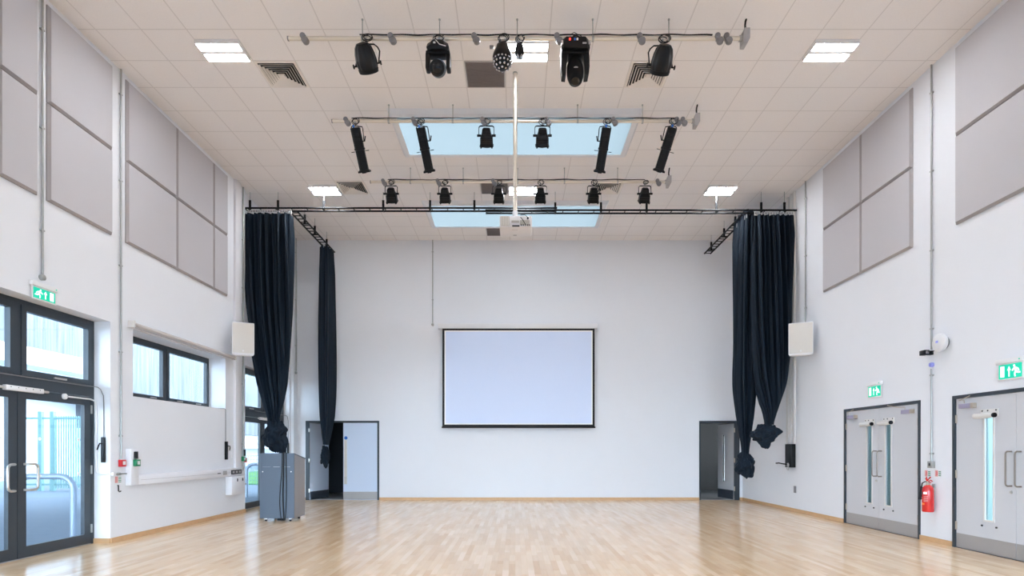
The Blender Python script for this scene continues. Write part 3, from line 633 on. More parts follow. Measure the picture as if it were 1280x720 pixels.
def profile_spot(u, Y, z, ub, label, seed, side):
    x = x_at(u, Y); t = thing('profile_spot', (x, Y, z), label, 'spotlight', 'long black profile spots on the middle bar')
    mb = MB(); hook(mb, x, Y, z); mb.build('clamp', 'steel', t)
    za = z - .125; xb = x_at(ub, Y); ln = .66
    ang = math.atan2(xb - x, .62)
    xf = Matrix.Translation((x, Y - .02, za)) @ Matrix.Rotation(-ang, 4, 'Y') @ Matrix.Rotation(math.radians(30), 4, 'X')
    def oc(w, d, h): 
        k = w * .45
        return [(-w + k, -d, h), (w - k, -d, h), (w, -d + k, h), (w, d - k, h), (w - k, d, h), (-w + k, d, h), (-w, d - k, h), (-w, -d + k, h)]
    b = MB(None, xf).loft([oc(.055, .055, .012), oc(.073, .073, 0), oc(.073, .075, -.28), oc(.080, .08, -.285), oc(.080, .08, -.31), oc(.070, .07, -.315)]).build('lamp_house', 'black', t, smooth=False)
    mb = MB(None, xf)
    for zz in (-.08, -.10, -.15, -.17): mb.box(-.045, .045, -.081, -.07, zz - .005, zz + .005)
    mb.build('cooling_slot', 'black2', b, smooth=False)
    br = MB(None, xf).loft([oc(.066, .068, -.312), oc(.070, .072, -.33), oc(.070, .072, -.60), oc(.082, .082, -.605), oc(.082, .082, -.635), oc(.074, .074, -.64)]).build('barrel', 'black', t, smooth=False)
    mb = MB(None, xf)
    for s in (-1, 1): mb.box(s * .075 - .02, s * .075 + .02, -.075, .075, -.642, -.615)
    mb.box(-.03, .03, -.09, .09, -.652, -.62); mb.build('colour_frame', 'black', br, smooth=False)
    MB(None, xf).lathe([(.062, -.641), (.04, -.648), (.01, -.65)], (0, 0, 0), (0, 0, 1), 20).build('lens', 'lens', br)
    mb = MB(None, xf)
    for s in (-1, 1):
        mb.cyl((s * .07, 0, -.33), (s * .105, 0, -.33), .004, seg=6); mb.box(s * .12 - .022, s * .12 + .022, -.012, .012, -.335, -.325)
    mb.build('shutter', 'black', t, smooth=False)
    s = side; mb = MB()
    pv = xf @ Vector((s * .08, 0, -.24))
    q = [(x, Y, z - .075), (x + s * .05, Y, z - .083), (x + s * .105, Y, z - .09), (x + s * .115, Y, z - .12), (pv.x + s * .03, Y, pv.z - .005), (pv.x, Y, pv.z)]
    mb.tube(q, .008, 6); mb.tube([(x, Y, z - .078), (x - s * .06, Y, z - .083), (x - s * .075, Y, z - .12)], .008, 6); mb.build('yoke', 'black', t)
    MB().tube([(pv.x, Y, pv.z), (pv.x + s * .04, Y, pv.z), (pv.x + s * .05, Y, pv.z + .08)], .010, 8).build('knob', 'black2', t)
    MB(None, xf).box(-.028, -.002, -.05, -.02, .01, .05).build('plug', 'blue', t, smooth=False)
    loops(t, x, Y, z, 1, seed)
profile_spot(444.5, Y2, Z2, 450.5, 'long black profile spot at the free end of the middle bar', 21, 1)
profile_spot(526, Y2, Z2, 534.5, 'long black profile spot against the left edge of the near rooflight', 22, 1)
profile_spot(758, Y2, Z2, 752, 'long black profile spot against the right edge of the near rooflight', 23, -1)
profile_spot(840, Y2, Z2, 827.5, 'long black profile spot next to the junction box of the middle bar', 24, -1)
def par_can(u, Y, z, tilt, side, label, seed):
    x = x_at(u, Y); t = thing('par_can', (x, Y, z), label, 'spotlight', 'ribbed black can lights on the nearest bar')
    mb = MB(); hook(mb, x, Y, z); mb.build('clamp', 'steel', t)
    zc = z - .30
    xf = Matrix.Translation((x + side * .0, Y, zc)) @ Matrix.Rotation(math.radians(tilt), 4, 'Y') @ Matrix.Rotation(math.radians(44), 4, 'X')
    b = MB(None, xf).lathe([(.03, .20), (.072, .19), (.104, .15), (.124, .08), (.134, 0), (.130, -.05), (.122, -.08)], (0, 0, 0), (0, 0, 1), 60, .035, 12).build('body', 'black2', t)
    mb = MB(None, xf); mb.lathe([(.118, -.078), (.128, -.085), (.120, -.125), (.105, -.13)], (0, 0, 0), (0, 0, 1), 32, .03, 4); mb.build('colour_frame', 'black', b)
    MB(None, xf).lathe([(.11, -.13), (.06, -.142), (.01, -.146)], (0, 0, 0), (0, 0, 1), 24).build('lens', 'lens', b)
    for s in (-1, 1):
        MB(None, xf).cyl((s * .12, 0, -.04), (s * .175, 0, -.04), .010, seg=8).build('pivot', 'black', t)
        MB(None, xf).cyl((s * .168, 0, -.04), (s * .185, 0, -.04), .026, seg=12).build('knob', 'black2', t)
    mb = MB()
    for s in (-1, 1):
        pv = xf @ Vector((s * .15, 0, -.04))
        o_ = side * .03
        mb.tube([(x, Y, z - .08), (x + s * .07 + o_, Y, z - .083), (x + s * .115 + o_ , Y, z - .12), (x + s * .14 + o_, Y, z - .17), tuple(pv)], .009, 8)
    mb.build('yoke', 'black', t); loops(t, x + .01, Y, z, 1.3, seed)
par_can(458, Y1, Z1 + .01, -9, 1, 'ribbed black can light nearest the free end of the nearest bar', 31)
par_can(827, Y1, Z1 - .01, 6, -1, 'ribbed black can light nearest the junction box of the nearest bar', 32)
def moving_head(u, Y, z, label, big):
    x = x_at(u, Y); t = thing('moving_head_light', (x, Y, z), label, 'stage light')
    mb = MB(); hook(mb, x - .06, Y, z); hook(mb, x + .06, Y, z); mb.build('clamp', 'steel', t)
    if not big:
        MB().loft([[(x + a * w, Y + b * d, zz) for a, b in ((-1, -.6), (-.6, -1), (.6, -1), (1, -.6), (1, .6), (.6, 1), (-.6, 1), (-1, .6))] for w, d, zz in ((.09, .09, z - .075), (.13, .11, z - .11), (.145, .12, z - .16), (.12, .1, z - .20))]).build('base', 'black2', t)
        MB().box(x - .05, x - .02, Y - .125, Y - .11, z - .15, z - .125).build('display', 'facet', t)
        MB().tube([(x - .02, Y - .12, z - .10), (x + .03, Y - .125, z - .16), (x + .11, Y - .12, z - .18)], .005, 6).build('signal_cable', 'white', t)
        mb = MB(); mb.box(x - .155, x + .155, Y - .07, Y + .07, z - .235, z - .195, bev=.012); mb.box(x - .16, x - .105, Y - .06, Y + .06, z - .42, z - .21, bev=.014); mb.box(x + .105, x + .16, Y - .06, Y + .06, z - .42, z - .21, bev=.014); mb.build('yoke', 'black2', t)
        ax = Vector((0, -.72, -.42)).normalized(); c = Vector((x, Y - .02, z - .40))
        MB().lathe([(.05, -.16), (.085, -.13), (.10, -.04), (.10, .05), (.094, .12), (.085, .125)], c, ax, 32).build('head', 'black2', t)
        MB().lathe([(.104, -.01), (.104, .0)], c, ax, 32).build('head_ring', 'facet', t)
        MB().lathe([(.083, .112), (.05, .132), (.01, .14)], c, ax, 28).build('lens', 'lens', t)
    else:
        MB().loft([[(x + a * w, Y + b * .13, zz) for a, b in ((-1, -.7), (-.8, -1), (.8, -1), (1, -.7), (1, .7), (.8, 1), (-.8, 1), (-1, .7))] for w, zz in ((.15, z - .055), (.165, z - .07), (.185, z - .17), (.175, z - .20))]).build('base', 'black2', t)
        for s in (-1, 1): MB().box(x + s * .172 - .014, x + s * .172 + .014, Y - .142, Y - .11, z - .165, z - .11, bev=.004).build('handle', 'facet', t)
        for dx, m_ in ((-.075, 'led'), (-.012, 'blue'), (.02, 'white')): MB().box(x + dx - .012, x + dx + .010, Y - .14, Y - .128, z - .105, z - .08).build('connector', m_, t)
        MB().box(x + .085, x + .135, Y - .14, Y - .128, z - .15, z - .135).build('display', 'lgrey', t)
        for s in (-1, 1):
            MB().loft([[(x + s * a, Y + b, zz) for a, b in ((q0, -.08), (q1, -.07), (q1, .07), (q0, .08))] for q0, q1, zz in ((.06, .17, z - .20), (.10, .18, z - .26), (.115, .182, z - .40), (.12, .17, z - .50))]).build('yoke_arm', 'black2', t, smooth=False)
        MB().box(x - .15, x + .15, Y - .09, Y + .09, z - .235, z - .195, bev=.01).build('yoke', 'black2', t)
        c = Vector((x, Y - .02, z - .42)); ax = Vector((0, -.35, -1)).normalized()
        MB().lathe([(.05, -.17), (.085, -.15), (.105, -.06), (.108, .04), (.10, .12), (.085, .175), (.07, .19)], c, ax, 32).build('head', 'black', t)
        MB().lathe([(.068, .185), (.05, .20), (.01, .205)], c, ax, 24).build('lens', 'lens', t)
        MB().sphere((x, Y - .135, z - .455), .03, 1, .4, .55).build('badge', 'lgrey', t)
        MB().sphere((x, Y - .12, z - .575), .045, 1, .4, .38).build('front_lens', 'amber', t)
        MB().tube([(x - .07, Y, z + .01), (x - .05, Y - .01, z + .06), (x - .01, Y - .01, z + .085), (x + .05, Y - .01, z + .05), (x + .075, Y, z + .02)], .004, 6).build('safety_wire', 'cable', t)
    loops(t, x, Y, z, 1.2, int(u))
moving_head(548, Y1, Z1, 'round headed black moving light facing the camera on the nearest bar', False)
moving_head(718.5, Y1, Z1 - .01, 'large black moving head light with red and blue sockets on the nearest bar', True)
def mirror_ball():
    Y = Y1; z = Z1; x = x_at(628, Y); t = thing('mirror_ball_light', (x, Y, z), 'domed black light with a faceted silver lens ball under the nearest bar', 'effect light')
    mb = MB(); hook(mb, x - .03, Y, z); hook(mb, x + .04, Y, z); mb.build('clamp', 'steel', t)
    MB().loft([[(x + w * math.cos(a * PI / 12), Y + w * math.sin(a * PI / 12), zz) for a in range(24)] for w, zz in ((.055, z - .07), (.075, z - .09), (.085, z - .13), (.115, z - .19), (.128, z - .24), (.125, z - .27))]).build('housing', 'black2', t)
    MB().box(x - .165, x - .11, Y - .02, Y + .02, z - .125, z - .095, bev=.005).build('side_knob', 'cgrey', t)
    MB().sphere((x, Y, z - .285), .118, seg=28).build('ball', 'black2', t)
    c = Vector((x, Y, z - .285))
    for ring, n in ((25, 6), (48, 10), (70, 14), (90, 16)):
        for k in range(n):
            a = 2 * PI * (k + .5 * (ring % 2)) / n; th = math.radians(180 - ring)
            d = Vector((math.sin(th) * math.cos(a), math.sin(th) * math.sin(a), math.cos(th)))
            if d.y > .45: continue
            mb = MB(); mb.lathe([(.014, 0), (.014, .01), (.007, .016)], c + d * .113, d, 10); mb.build('facet', 'facet', t)
    t['kind'] = 'thing'
    loops(t, x, Y, z, 1.1, 5)
mirror_ball()
def pin_light():
    Y = Y1; z = Z1; x = x_at(649.5, Y); t = thing('pin_spot', (x, Y, z), 'tiny dark pin spot hanging between the mirror ball light and the moving head', 'spotlight')
    mb = MB(); hook(mb, x, Y, z); mb.build('clamp', 'steel', t)
    MB().lathe([(.025, -.07), (.05, -.09), (.058, -.14), (.06, -.2), (.05, -.24)], (x, Y, z), (0, 0, 1), 20).build('body', 'black2', t)
    for s in (-1, 1): MB().sphere((x + s * .025, Y - .03, z - .255), .03, .8, .8, 1.3).build('mirror', 'facet', t)
    loops(t, x, Y, z, .9, 8)
pin_light()
# ------------------------------------------------------------------ projector on its pole
YP = 8.34
pj = thing('projector', (0, YP, 4.525), 'white projector hanging at the foot of the long ceiling pole', 'projector')
xa, xb = x_at(624.5, 8.12), x_at(665, 8.12); z0 = 4.525; z1 = 4.69
body = MB().box(xa, xb, 8.12, 8.50, z0, z1, bev=.018).build('case', 'projector', pj)
MB().box(xa + .015, xa + .14, 8.112, 8.121, z0 + .015, z1 - .015).build('exhaust_grille', 'beigeprint', pj)
mb = MB()
for k in range(7): mb.box(xa + .02 + k * .017, xa + .028 + k * .017, 8.108, 8.113, z0 + .02, z1 - .02)
mb.build('exhaust_fin', 'offwhite', pj)
MB().box(xa + .17, xa + .28, 8.112, 8.121, z0 + .06, z0 + .09).build('socket_panel', 'beigeprint', pj)
MB().box(xa + .29, xa + .43, 8.112, 8.121, z0 + .03, z0 + .095).build('socket_panel', 'beigeprint', pj)
MB().box(xa + .18, xa + .285, 8.108, 8.121, z0 + .004, z0 + .022).build('connector', 'mark', pj)
for dx in (.31, .34, .37, .40, .425): MB().cyl((xa + dx, 8.105, z0 + .025), (xa + dx, 8.121, z0 + .025), .009, seg=8).build('connector', 'mark', pj)
MB().cyl((xa + .405, 8.1, z0 + .12), (xa + .405, 8.121, z0 + .12), .014, seg=12).build('connector', 'mark', pj)
MB().tube([(xa + .30, 8.11, z1 - .03), (xa + .33, 8.08, z0 + .09), (xa + .37, 8.10, z0 + .03)], .005, 6).build('cable', 'cable', pj)
MB().tube([(xa + .30, 8.10, z1), (xa + .36, 8.07, z1 - .01), (xa + .41, 8.09, z0 + .12)], .005, 6).build('cable', 'cable', pj)
MB().lathe([(.05, 0), (.05, .03), (.035, .035)], ((xa + xb) / 2 + .08, 8.50, z0 + .08), (0, 1, 0), 20).build('lens', 'lens', pj)
mb = MB(); mb.box(-.045, .035, 8.22, 8.228, z0 - .002, z0 + .002); mb.box(-.03, .02, 8.42, 8.445, z0 - .003, z0 + .002); mb.build('underside_mark', 'lgrey', pj)
pole = MB().cyl((0, YP, z1 + .03), (0, YP, ZC - .0), .030, seg=24).build('pole', 'bar', pj)
MB().cyl((0, YP, ZC - .015), (0, YP, ZC - .001), .036, seg=24).build('ceiling_plate', 'steel', pole)
MB().cyl((0, YP, z1 + .02), (0, YP, z1 + .15), .038, seg=24).build('pole_collar', 'white', pole)
mb = MB(); mb.box(-.11, .14, YP - .06, YP + .06, z1 + .012, z1 + .028, bev=.003)
for sx in (-.09, .11): mb.cyl((sx, YP, z1 - .004), (sx, YP, z1 + .015), .012, seg=10)
mb.build('mount_plate', 'cgrey', pj)
# ------------------------------------------------------------------ projection screen
YS = YB - .12
sx0, sx1 = x_at(553, YS), x_at(743.3, YS); sz0, sz1 = z_at(533.3, YS), z_at(410.5, YS)
sc = thing('projection_screen', ((sx0 + sx1) / 2, YB, sz0), 'large projection screen tinted as lit pale blue, with a black border on the back wall', 'screen')
b = .055; wb = .03
def ringbox(mb, a0, a1, c0, c1, w, y0, y1):
    mb.box(a0, a0 + w, y0, y1, c0, c1); mb.box(a1 - w, a1, y0, y1, c0, c1); mb.box(a0 + w, a1 - w, y0, y1, c0, c0 + w); mb.box(a0 + w, a1 - w, y0, y1, c1 - w, c1)
mb = MB(); ringbox(mb, sx0, sx1, sz0, sz1, b, YS, YS + .003); bd = mb.build('border', 'blackcloth', sc, smooth=False)
mb = MB(); ringbox(mb, sx0 + b, sx1 - b, sz0 + b, sz1 - b, wb, YS, YS + .003); mb.build('white_margin', 'screenedge', sc, smooth=False)
MB().box(sx0 + b + wb, sx1 - b - wb, YS, YS + .003, sz0 + b + wb, sz1 - b - wb).build('screen_fabric', 'screen', sc, smooth=False)
MB().box(x_at(547.5, YS), x_at(747, YS), YB - .13, YB - .002, sz1 - .003, sz1 + .13, bev=.012).build('housing', 'white', sc)
MB().box(sx0 - .02, sx1 + .02, YS - .012, YS + .015, sz0 - .035, sz0 + .002, bev=.004).build('bottom_bar', 'black', sc)
# ------------------------------------------------------------------ conduits
def conduit(name, fr, s, zt, zb, label, clips, r=.0125, foot=True, junction=None):
    t = thing(name, tuple(fr(s, 0, zb)), label, 'conduit')
    MB(fr).cyl((s, .022, zb), (s, .022, zt), r, seg=14).build('pipe', 'steel', t)
    for c in clips: MB(fr).box(s - .026, s + .026, .0, .012 + .02, c - .010, c + .010, bev=.003).build('saddle', 'steel', t)
    if junction: MB(fr).lathe([(.035, 0), (.035, .038), (.028, .042)], (s, .0, junction), (0, 1, 0), 20).build('junction_box', 'steel', t)
    return t
frL = left_frame(0, 0); frR = FR((XR, 0, 0), (0, 1, 0), (-1, 0, 0)); frB = back_frame(0, 0)
ya = 6.89; conduit('metal_conduit', frL, ya, ZC, z_at(348, ya) + .05, 'metal conduit running from ceiling down to the near green exit sign over the glazed doors', [z_at(v, ya) for v in (37, 160, 288)], junction=z_at(347, ya))
yb_ = yl(149.5); conduit('metal_conduit', frL, yb_, ZC, 1.2, 'long metal conduit from ceiling to the red call point by the glazed doors', [z_at(v, yb_) for v in (118, 226, 332, 440, 545)])
yc = yr(1166); conduit('metal_conduit', frR, yc, ZC, z_at(437, yc), 'metal conduit from ceiling to the black camera beside the white sounder', [z_at(v, yc) for v in (116, 214, 313, 411)])
conduit('metal_conduit', frR, yc, z_at(461, yc), z_at(577, yc), 'short metal conduit from the lilac disc down to the metal switch box', [z_at(v, yc) for v in (469, 567)], r=.011)
yd = yr(1008); conduit('metal_conduit', frR, yd, ZC, z_at(404, yd), 'metal conduit from ceiling to the cream loudspeaker beside the right curtain', [z_at(v, yd) for v in (248, 320, 385)])
xe = x_at(541, YB); conduit('metal_conduit', frB, xe, ZC, z_at(404, YB), 'metal conduit down the back wall to the projection screen housing', [z_at(v, YB) for v in (315, 375)], r=.014, junction=z_at(406, YB))
yf_ = 14.86; conduit('metal_conduit', frL, yf_, ZC, z_at(464, 14.86), 'metal conduit in the back corner behind the left curtain', [z_at(v, yf_) for v in (316, 375, 432)], r=.014, junction=z_at(466, yf_))
yg = 11.97; conduit('metal_conduit', frL, yg, ZC, 1.05, 'metal conduit on the wall edge between the white speaker and left curtain', [z_at(v, yg) for v in (300, 360, 480, 555)], r=.016)
# white pipes down to the black isolator on the right
YI = 12.28
for k, (u, w) in enumerate(((986, 'thickest and nearest the curtain'), (990, 'middle one'), (994, 'outermost'))):
    y = yr(u); t = thing('white_conduit', tuple(frR(y, 0, 1.45)), 'pale plastic trunking dropping to the black isolator box, %s of three' % w, 'trunking', 'pale trunking above the isolator box')
    MB(frR).box(y - .035, y + .035, .001, .04, 1.46, ZC - .001).build('trunking', 'roller', t, smooth=False)
    MB(frR).box(y - .038, y + .038, .001, .043, 3.9, 3.95).build('coupler', 'roller', t, smooth=False)
ib = thing('isolator_box', tuple(frR(YI, 0, .94)), 'black isolator box with a loose cable, low on the wall by the right curtain', 'switch box')
MB(frR).box(YI - .13, YI + .15, .001, .10, .95, 1.455, bev=.008).build('box', 'black2', ib)
MB(frR).tube([(YI, .10, 1.0), (YI + .0, .16, 1.02), (YI + .0, .24, 1.03), (YI, .30, 1.045), (YI + .0, .37, 1.04)], .013, 8).build('cable', 'cable', ib)
MB(frR).lathe([(.04, 0), (.04, .02), (.025, .03)], (YI, .10, 1.0), (0, 1, 0), 16).build('dial', 'lgrey', ib)
MB(frR).tube([(YI - .02, .11, 1.05)] + [(YI - .02 + .04 * math.cos(a), .12, .94 + .05 * math.sin(a)) for a in (1.2, 2.2, 3.2, 4.2, 5.2, 6.2)], .007, 6).build('cable_loop', 'lgrey', ib)
yo = yr(994); tag(MB(frR).box(yo - .05, yo + .05, .0005, .012, z_at(616, yo), z_at(607.5, yo), bev=.003).build('floor_box_plate', 'cgrey'), 'small grey socket plate low on the wall beneath the isolator box', 'socket')
# ------------------------------------------------------------------ curtain rails (black ladder tracks) and curtains
YC = 12.2; ZT = z_at(262, YC)
def ladder(name, p0, p1, label, step=.33, w=.16, hang=()):
    p0, p1 = Vector(p0), Vector(p1); d = (p1 - p0); L = d.length; d.normalize(); n = Vector((-d.y, d.x, 0))
    t = thing(name, tuple((p0 + p1) / 2), label, 'curtain rail', 'black curtain track rails')
    for s in (-1, 1):
        MB().tube([p0 + n * s * w / 2, p1 + n * s * w / 2], .019, 10).build('rail_tube', 'black', t)
    k = int(L / step)
    for i in range(k + 1):
        q = p0 + d * (L * (i / k)); q = q + d * (.02 if i == 0 else (-.02 if i == k else 0))
        MB().tube([q - n * w / 2, q + n * w / 2], .011, 8).build('rung', 'black', t)
    for h in hang:
        q = p0 + d * h; z = p0.z
        mb = MB(); mb.tube([q + Vector((0, 0, .02)), Vector((q.x, q.y, ZC - .001))], .006, 6); hg = mb.build('hanger_rod', 'steel', t)
        sx, sy = (.02, .006) if abs(d.x) > .5 else (.006, .02)
        MB().box(q.x - .022, q.x + .022, q.y - .012, q.y + .012, z - .005, z + .20).build('hanger_bracket', 'black', hg, smooth=False)
        MB().box(q.x - abs(n.x) * w / 2 - .012, q.x + abs(n.x) * w / 2 + .012, q.y - abs(n.y) * w / 2 - .012, q.y + abs(n.y) * w / 2 + .012, z - .02, z + .0).build('cross_bar', 'black', hg, smooth=False)
    return t
xs = lambda u: x_at(u, YC)
ladder('curtain_track', (xs(306.5), YC, ZT), (xs(696), YC, ZT), 'long black ladder rail from the left curtain to past the projector', hang=[xs(u) - xs(306.5) for u in (312.5, 347.5, 405, 479, 537.6, 593)])
ladder('curtain_track', (xs(607), YC - .02, ZT - .055), (xs(993), YC - .02, ZT - .055), 'long black ladder rail from the projector to the right curtain', hang=[xs(u) - xs(607) for u in (694, 751, 808, 895, 951, 980)])
XS1, XS2 = -4.80, 5.06
ladder('curtain_track', (XS1, YC + .12, ZT - .01), (XS1, 14.8, ZT - .01), 'short black side rail running from the left curtain to the back wall', .17, hang=(.6, 1.25, 2.1))
ladder('curtain_track', (XS2, YC + .12, ZT - .01), (XS2, 14.9, ZT - .01), 'short black side rail running from the right curtain towards the back wall', .17, hang=(.7, 1.4, 2.3))
HOOKMESH = None
def interp(rows, z):
    rows = sorted(rows, reverse=True)
    if z >= rows[0][0]: return rows[0][1:]
    for i in range(len(rows) - 1):
        a, b = rows[i], rows[i + 1]
        if a[0] >= z >= b[0]:
            f = (a[0] - z) / (a[0] - b[0]) if a[0] != b[0] else 0
            pm = rows[i - 1] if i else a; pn = rows[i + 2] if i + 2 < len(rows) else b
            out = []
            for k in range(1, len(a)):
                m0 = (b[k] - pm[k]) / 2; m1 = (pn[k] - a[k]) / 2
                out.append((2 * f**3 - 3 * f**2 + 1) * a[k] + (f**3 - 2 * f**2 + f) * m0 + (-2 * f**3 + 3 * f**2) * b[k] + (f**3 - f**2) * m1)
            return out
    return rows[-1][1:]
def cloth_mb(rows, nf, amp, seed, NT=520, NZ=80, ex=.6):
    rnd = random.Random(seed); ph = [rnd.uniform(0, 6.28) for _ in range(8)]
    zt, zb = max(r[0] for r in rows), min(r[0] for r in rows)
    mb = MB(); rings = []
    for i in range(NZ + 1):
        z = zt + (zb - zt) * i / NZ
        cx_, cy_, hx, hy, af = interp(rows, z); rad = min(hx, hy) * .9
        # rounded rectangle walked by arc length so that the folds stay evenly spaced
        lx, ly = 2 * (hx - rad), 2 * (hy - rad); q = PI * rad / 2; per = 2 * lx + 2 * ly + 4 * q
        ring = []; zz = zt - z
        for j in range(NT):
            d = per * j / NT; th = 2 * PI * j / NT
            segs = [(lx, 0), (q, 1), (ly, 2), (q, 3), (lx, 4), (q, 5), (ly, 6), (q, 7)]
            for L_, k in segs:
                if d <= L_ or k == 7: break
                d -= L_
            ax, ay = hx - rad, hy - rad
            if k == 0: p = (-ax + d, -hy); n = (0, -1)
            elif k == 2: p = (hx, -ay + d); n = (1, 0)
            elif k == 4: p = (ax - d, hy); n = (0, 1)
            elif k == 6: p = (-hx, ay - d); n = (-1, 0)
            else:
                a = -PI / 2 + (k - 1) / 2 * PI / 2 + d / rad
                cc = {1: (ax, -ay), 3: (ax, ay), 5: (-ax, ay), 7: (-ax, -ay)}[k]; n = (math.cos(a), math.sin(a)); p = (cc[0] + rad * n[0], cc[1] + rad * n[1])
            g = math.sin(nf * th + ph[0] + .5 * math.sin(zz * .9 + ph[1]) + .8 * math.sin(2 * th + ph[6])) + .5 * math.sin(int(nf * .62) * th + ph[2] + .3 * zz) + .45 * math.sin((nf * 2 - 5) * th + ph[3] + .4 * math.sin(zz * .6)) + .5 * math.sin(5 * th + ph[4] + .35 * zz)
            f = amp * af * g * .5
            ring.append((cx_ + p[0] + n[0] * f, cy_ + p[1] + n[1] * f, z))
        rings.append(ring)
    mb.loft(rings); return mb
def knot_mb(c, r, tail, seed, sx=1, sy=1, sz=1):
    from mathutils import noise
    mb = MB(); bmesh.ops.create_icosphere(mb.bm, subdivisions=5, radius=1)
    for v in mb.bm.verts:
        d = v.co.normalized()
        n = noise.noise(d * 1.6 + Vector((seed, 0, 0))) * .30 + abs(noise.noise(d * 2.6 + Vector((seed * 2, 3, 0)))) * .34 + abs(noise.noise(d * 5 + Vector((1, seed, 4)))) * .05
        tw = abs(math.sin(math.atan2(d.y, d.x) * 3.5 + d.z * 3 + seed)) * .12
        rr = r * (.80 + n + tw)
        p = Vector((d.x * rr * sx, d.y * rr * sy, d.z * rr * sz))
        for (tx, tz, sh) in tail:          # pull the cloth out to corners
            tdir = Vector((tx, 0, tz)).normalized(); k = max(0, d.dot(tdir))
            p += tdir * r * sh * k ** 7
        v.co = Vector(c) + p
    return mb
def curtain(label, rows, nf, amp, seed, knot, hooks, rail_z):
    cxm, cym = rows[0][1], rows[0][2]
    t = thing('stage_curtain', (cxm, cym, knot[0][2] - knot[1]), label, 'curtain', 'navy stage curtains tied up in knots')
    ex = .45 if abs(rows[0][3]) > .3 else .62
    cloth_mb(rows, nf, amp, seed, ex=ex).build('drape', 'curtain', t)
    k = knot_mb(*knot[:2], knot[2], seed, *knot[3]); k.build('knot', 'curtain', t)
    # hooks along the heading
    global HOOKMESH
    a, b = Vector(hooks[0]), Vector(hooks[1]); n = hooks[2]
    for i in range(n + 1):
        p = a.lerp(b, i / n)
        if HOOKMESH is None:
            o = MB().box(p.x - .009, p.x + .009, p.y - .009, p.y + .009, p.z - .06, p.z + .03, bev=.003).build('curtain_hook', 'white', t)
            HOOKMESH = o.data
        else:
            o = bpy.data.objects.new('curtain_hook', HOOKMESH); C.objects.link(o); o.parent = t; o.location = p - WORLD[t.name]
    return t
def rowsF(Y, tab, hy0=.11):
    out = []
    for v, uL, uR, hy, af in tab:
        out.append((z_at(v, Y), (x_at(uL, Y) + x_at(uR, Y)) / 2, Y, (x_at(uR, Y) - x_at(uL, Y)) / 2 - .02, hy, af))
    return out
ztop = ZT - .10
tabL = [(268.5, 308, 365.5, .09, .6), (300, 308.5, 365.5, .10, 1), (380, 311, 364, .12, 1), (440, 318, 361, .14, .9), (480, 325, 357.5, .14, .7), (505, 331, 353, .13, .5), (522, 335, 349, .10, .35), (530, 336, 348, .10, .3)]
curtain('navy curtain knotted above the lectern, hanging in front of the far glazed doors', rowsF(YC, tabL), 17, .095, 3, ((xs(344), YC, z_at(544, YC)), .235, [(.45, -1, .75), (-1, -.1, .25), (.9, .3, .1)], (1.08, .75, 1.25)), ((xs(309), YC, ZT - .055), (xs(364), YC, ZT - .055), 26), ZT)
tabR = [(270, 942, 989.5, .07, .6), (300, 942, 989.5, .08, 1), (380, 941, 987.5, .12, 1), (440, 942, 985.5, .14, .9), (475, 945, 981.5, .14, .8), (505, 951, 974, .13, .5), (522, 955, 968, .10, .35), (531, 956, 966, .09, .3)]
curtain('navy curtain on the front rail at the fire door side, with the higher rounder knot', rowsF(YC - .02, tabR), 17, .095, 8, ((xs(956), YC - .02, z_at(542, YC)), .225, [(-1, .1, .3), (.15, -1, .35), (1, .2, .3)], (1.1, .75, .92)), ((xs(943), YC - .02, ZT - .095), (xs(991), YC - .02, ZT - .095), 24), ZT)
# bunched curtains on the side rails
def rowsS(X, Y, tab):      # v, u centre, half width x, half depth y, fold factor
    return [(z_at(v, Y), x_at(u, Y), Y, hx, hy, af) for v, u, hx, hy, af in tab]
YSL = 14.45
tabSL = [(312, 409, .095, .28, .7), (340, 409.5, .11, .28, 1), (420, 409.5, .145, .28, 1), (480, 409.5, .145, .26, 1), (520, 409, .125, .22, .8), (545, 408, .08, .13, .5), (556, 407.5, .06, .08, .3)]
curtain('slim navy curtain knotted in front of the open store doors in the back wall', rowsS(0, YSL, tabSL), 12, .06, 12, ((x_at(406.5, YSL), YSL, z_at(570, YSL)), .115, [(0, 1, .3), (0, -1, .5), (-.6, -.8, .3)], (1.05, .8, 2.0)), ((XS1, YSL - .26, ZT - .06), (XS1, YSL + .26, ZT - .06), 12), ZT)
YSR = 12.72
tabSR = [(269, 930.5, .10, .31, .7), (300, 930, .12, .31, 1), (420, 930, .15, .30, 1), (480, 930, .17, .30, 1), (520, 931, .13, .2, .8), (550, 931.5, .07, .12, .5), (568, 931.5, .055, .08, .3)]
curtain('navy side curtain covering the back door frame, with the lowest knot near the floor', rowsS(0, YSR, tabSR), 13, .07, 19, ((x_at(931.5, YSR), YSR, z_at(580, YSR)), .18, [(0, 1, .5), (.8, -1, .55), (-.8, -.5, .25)], (1.05, .75, 1.4)), ((XS2, YSR - .34, ZT - .06), (XS2, YSR + .34, ZT - .06), 14), ZT)
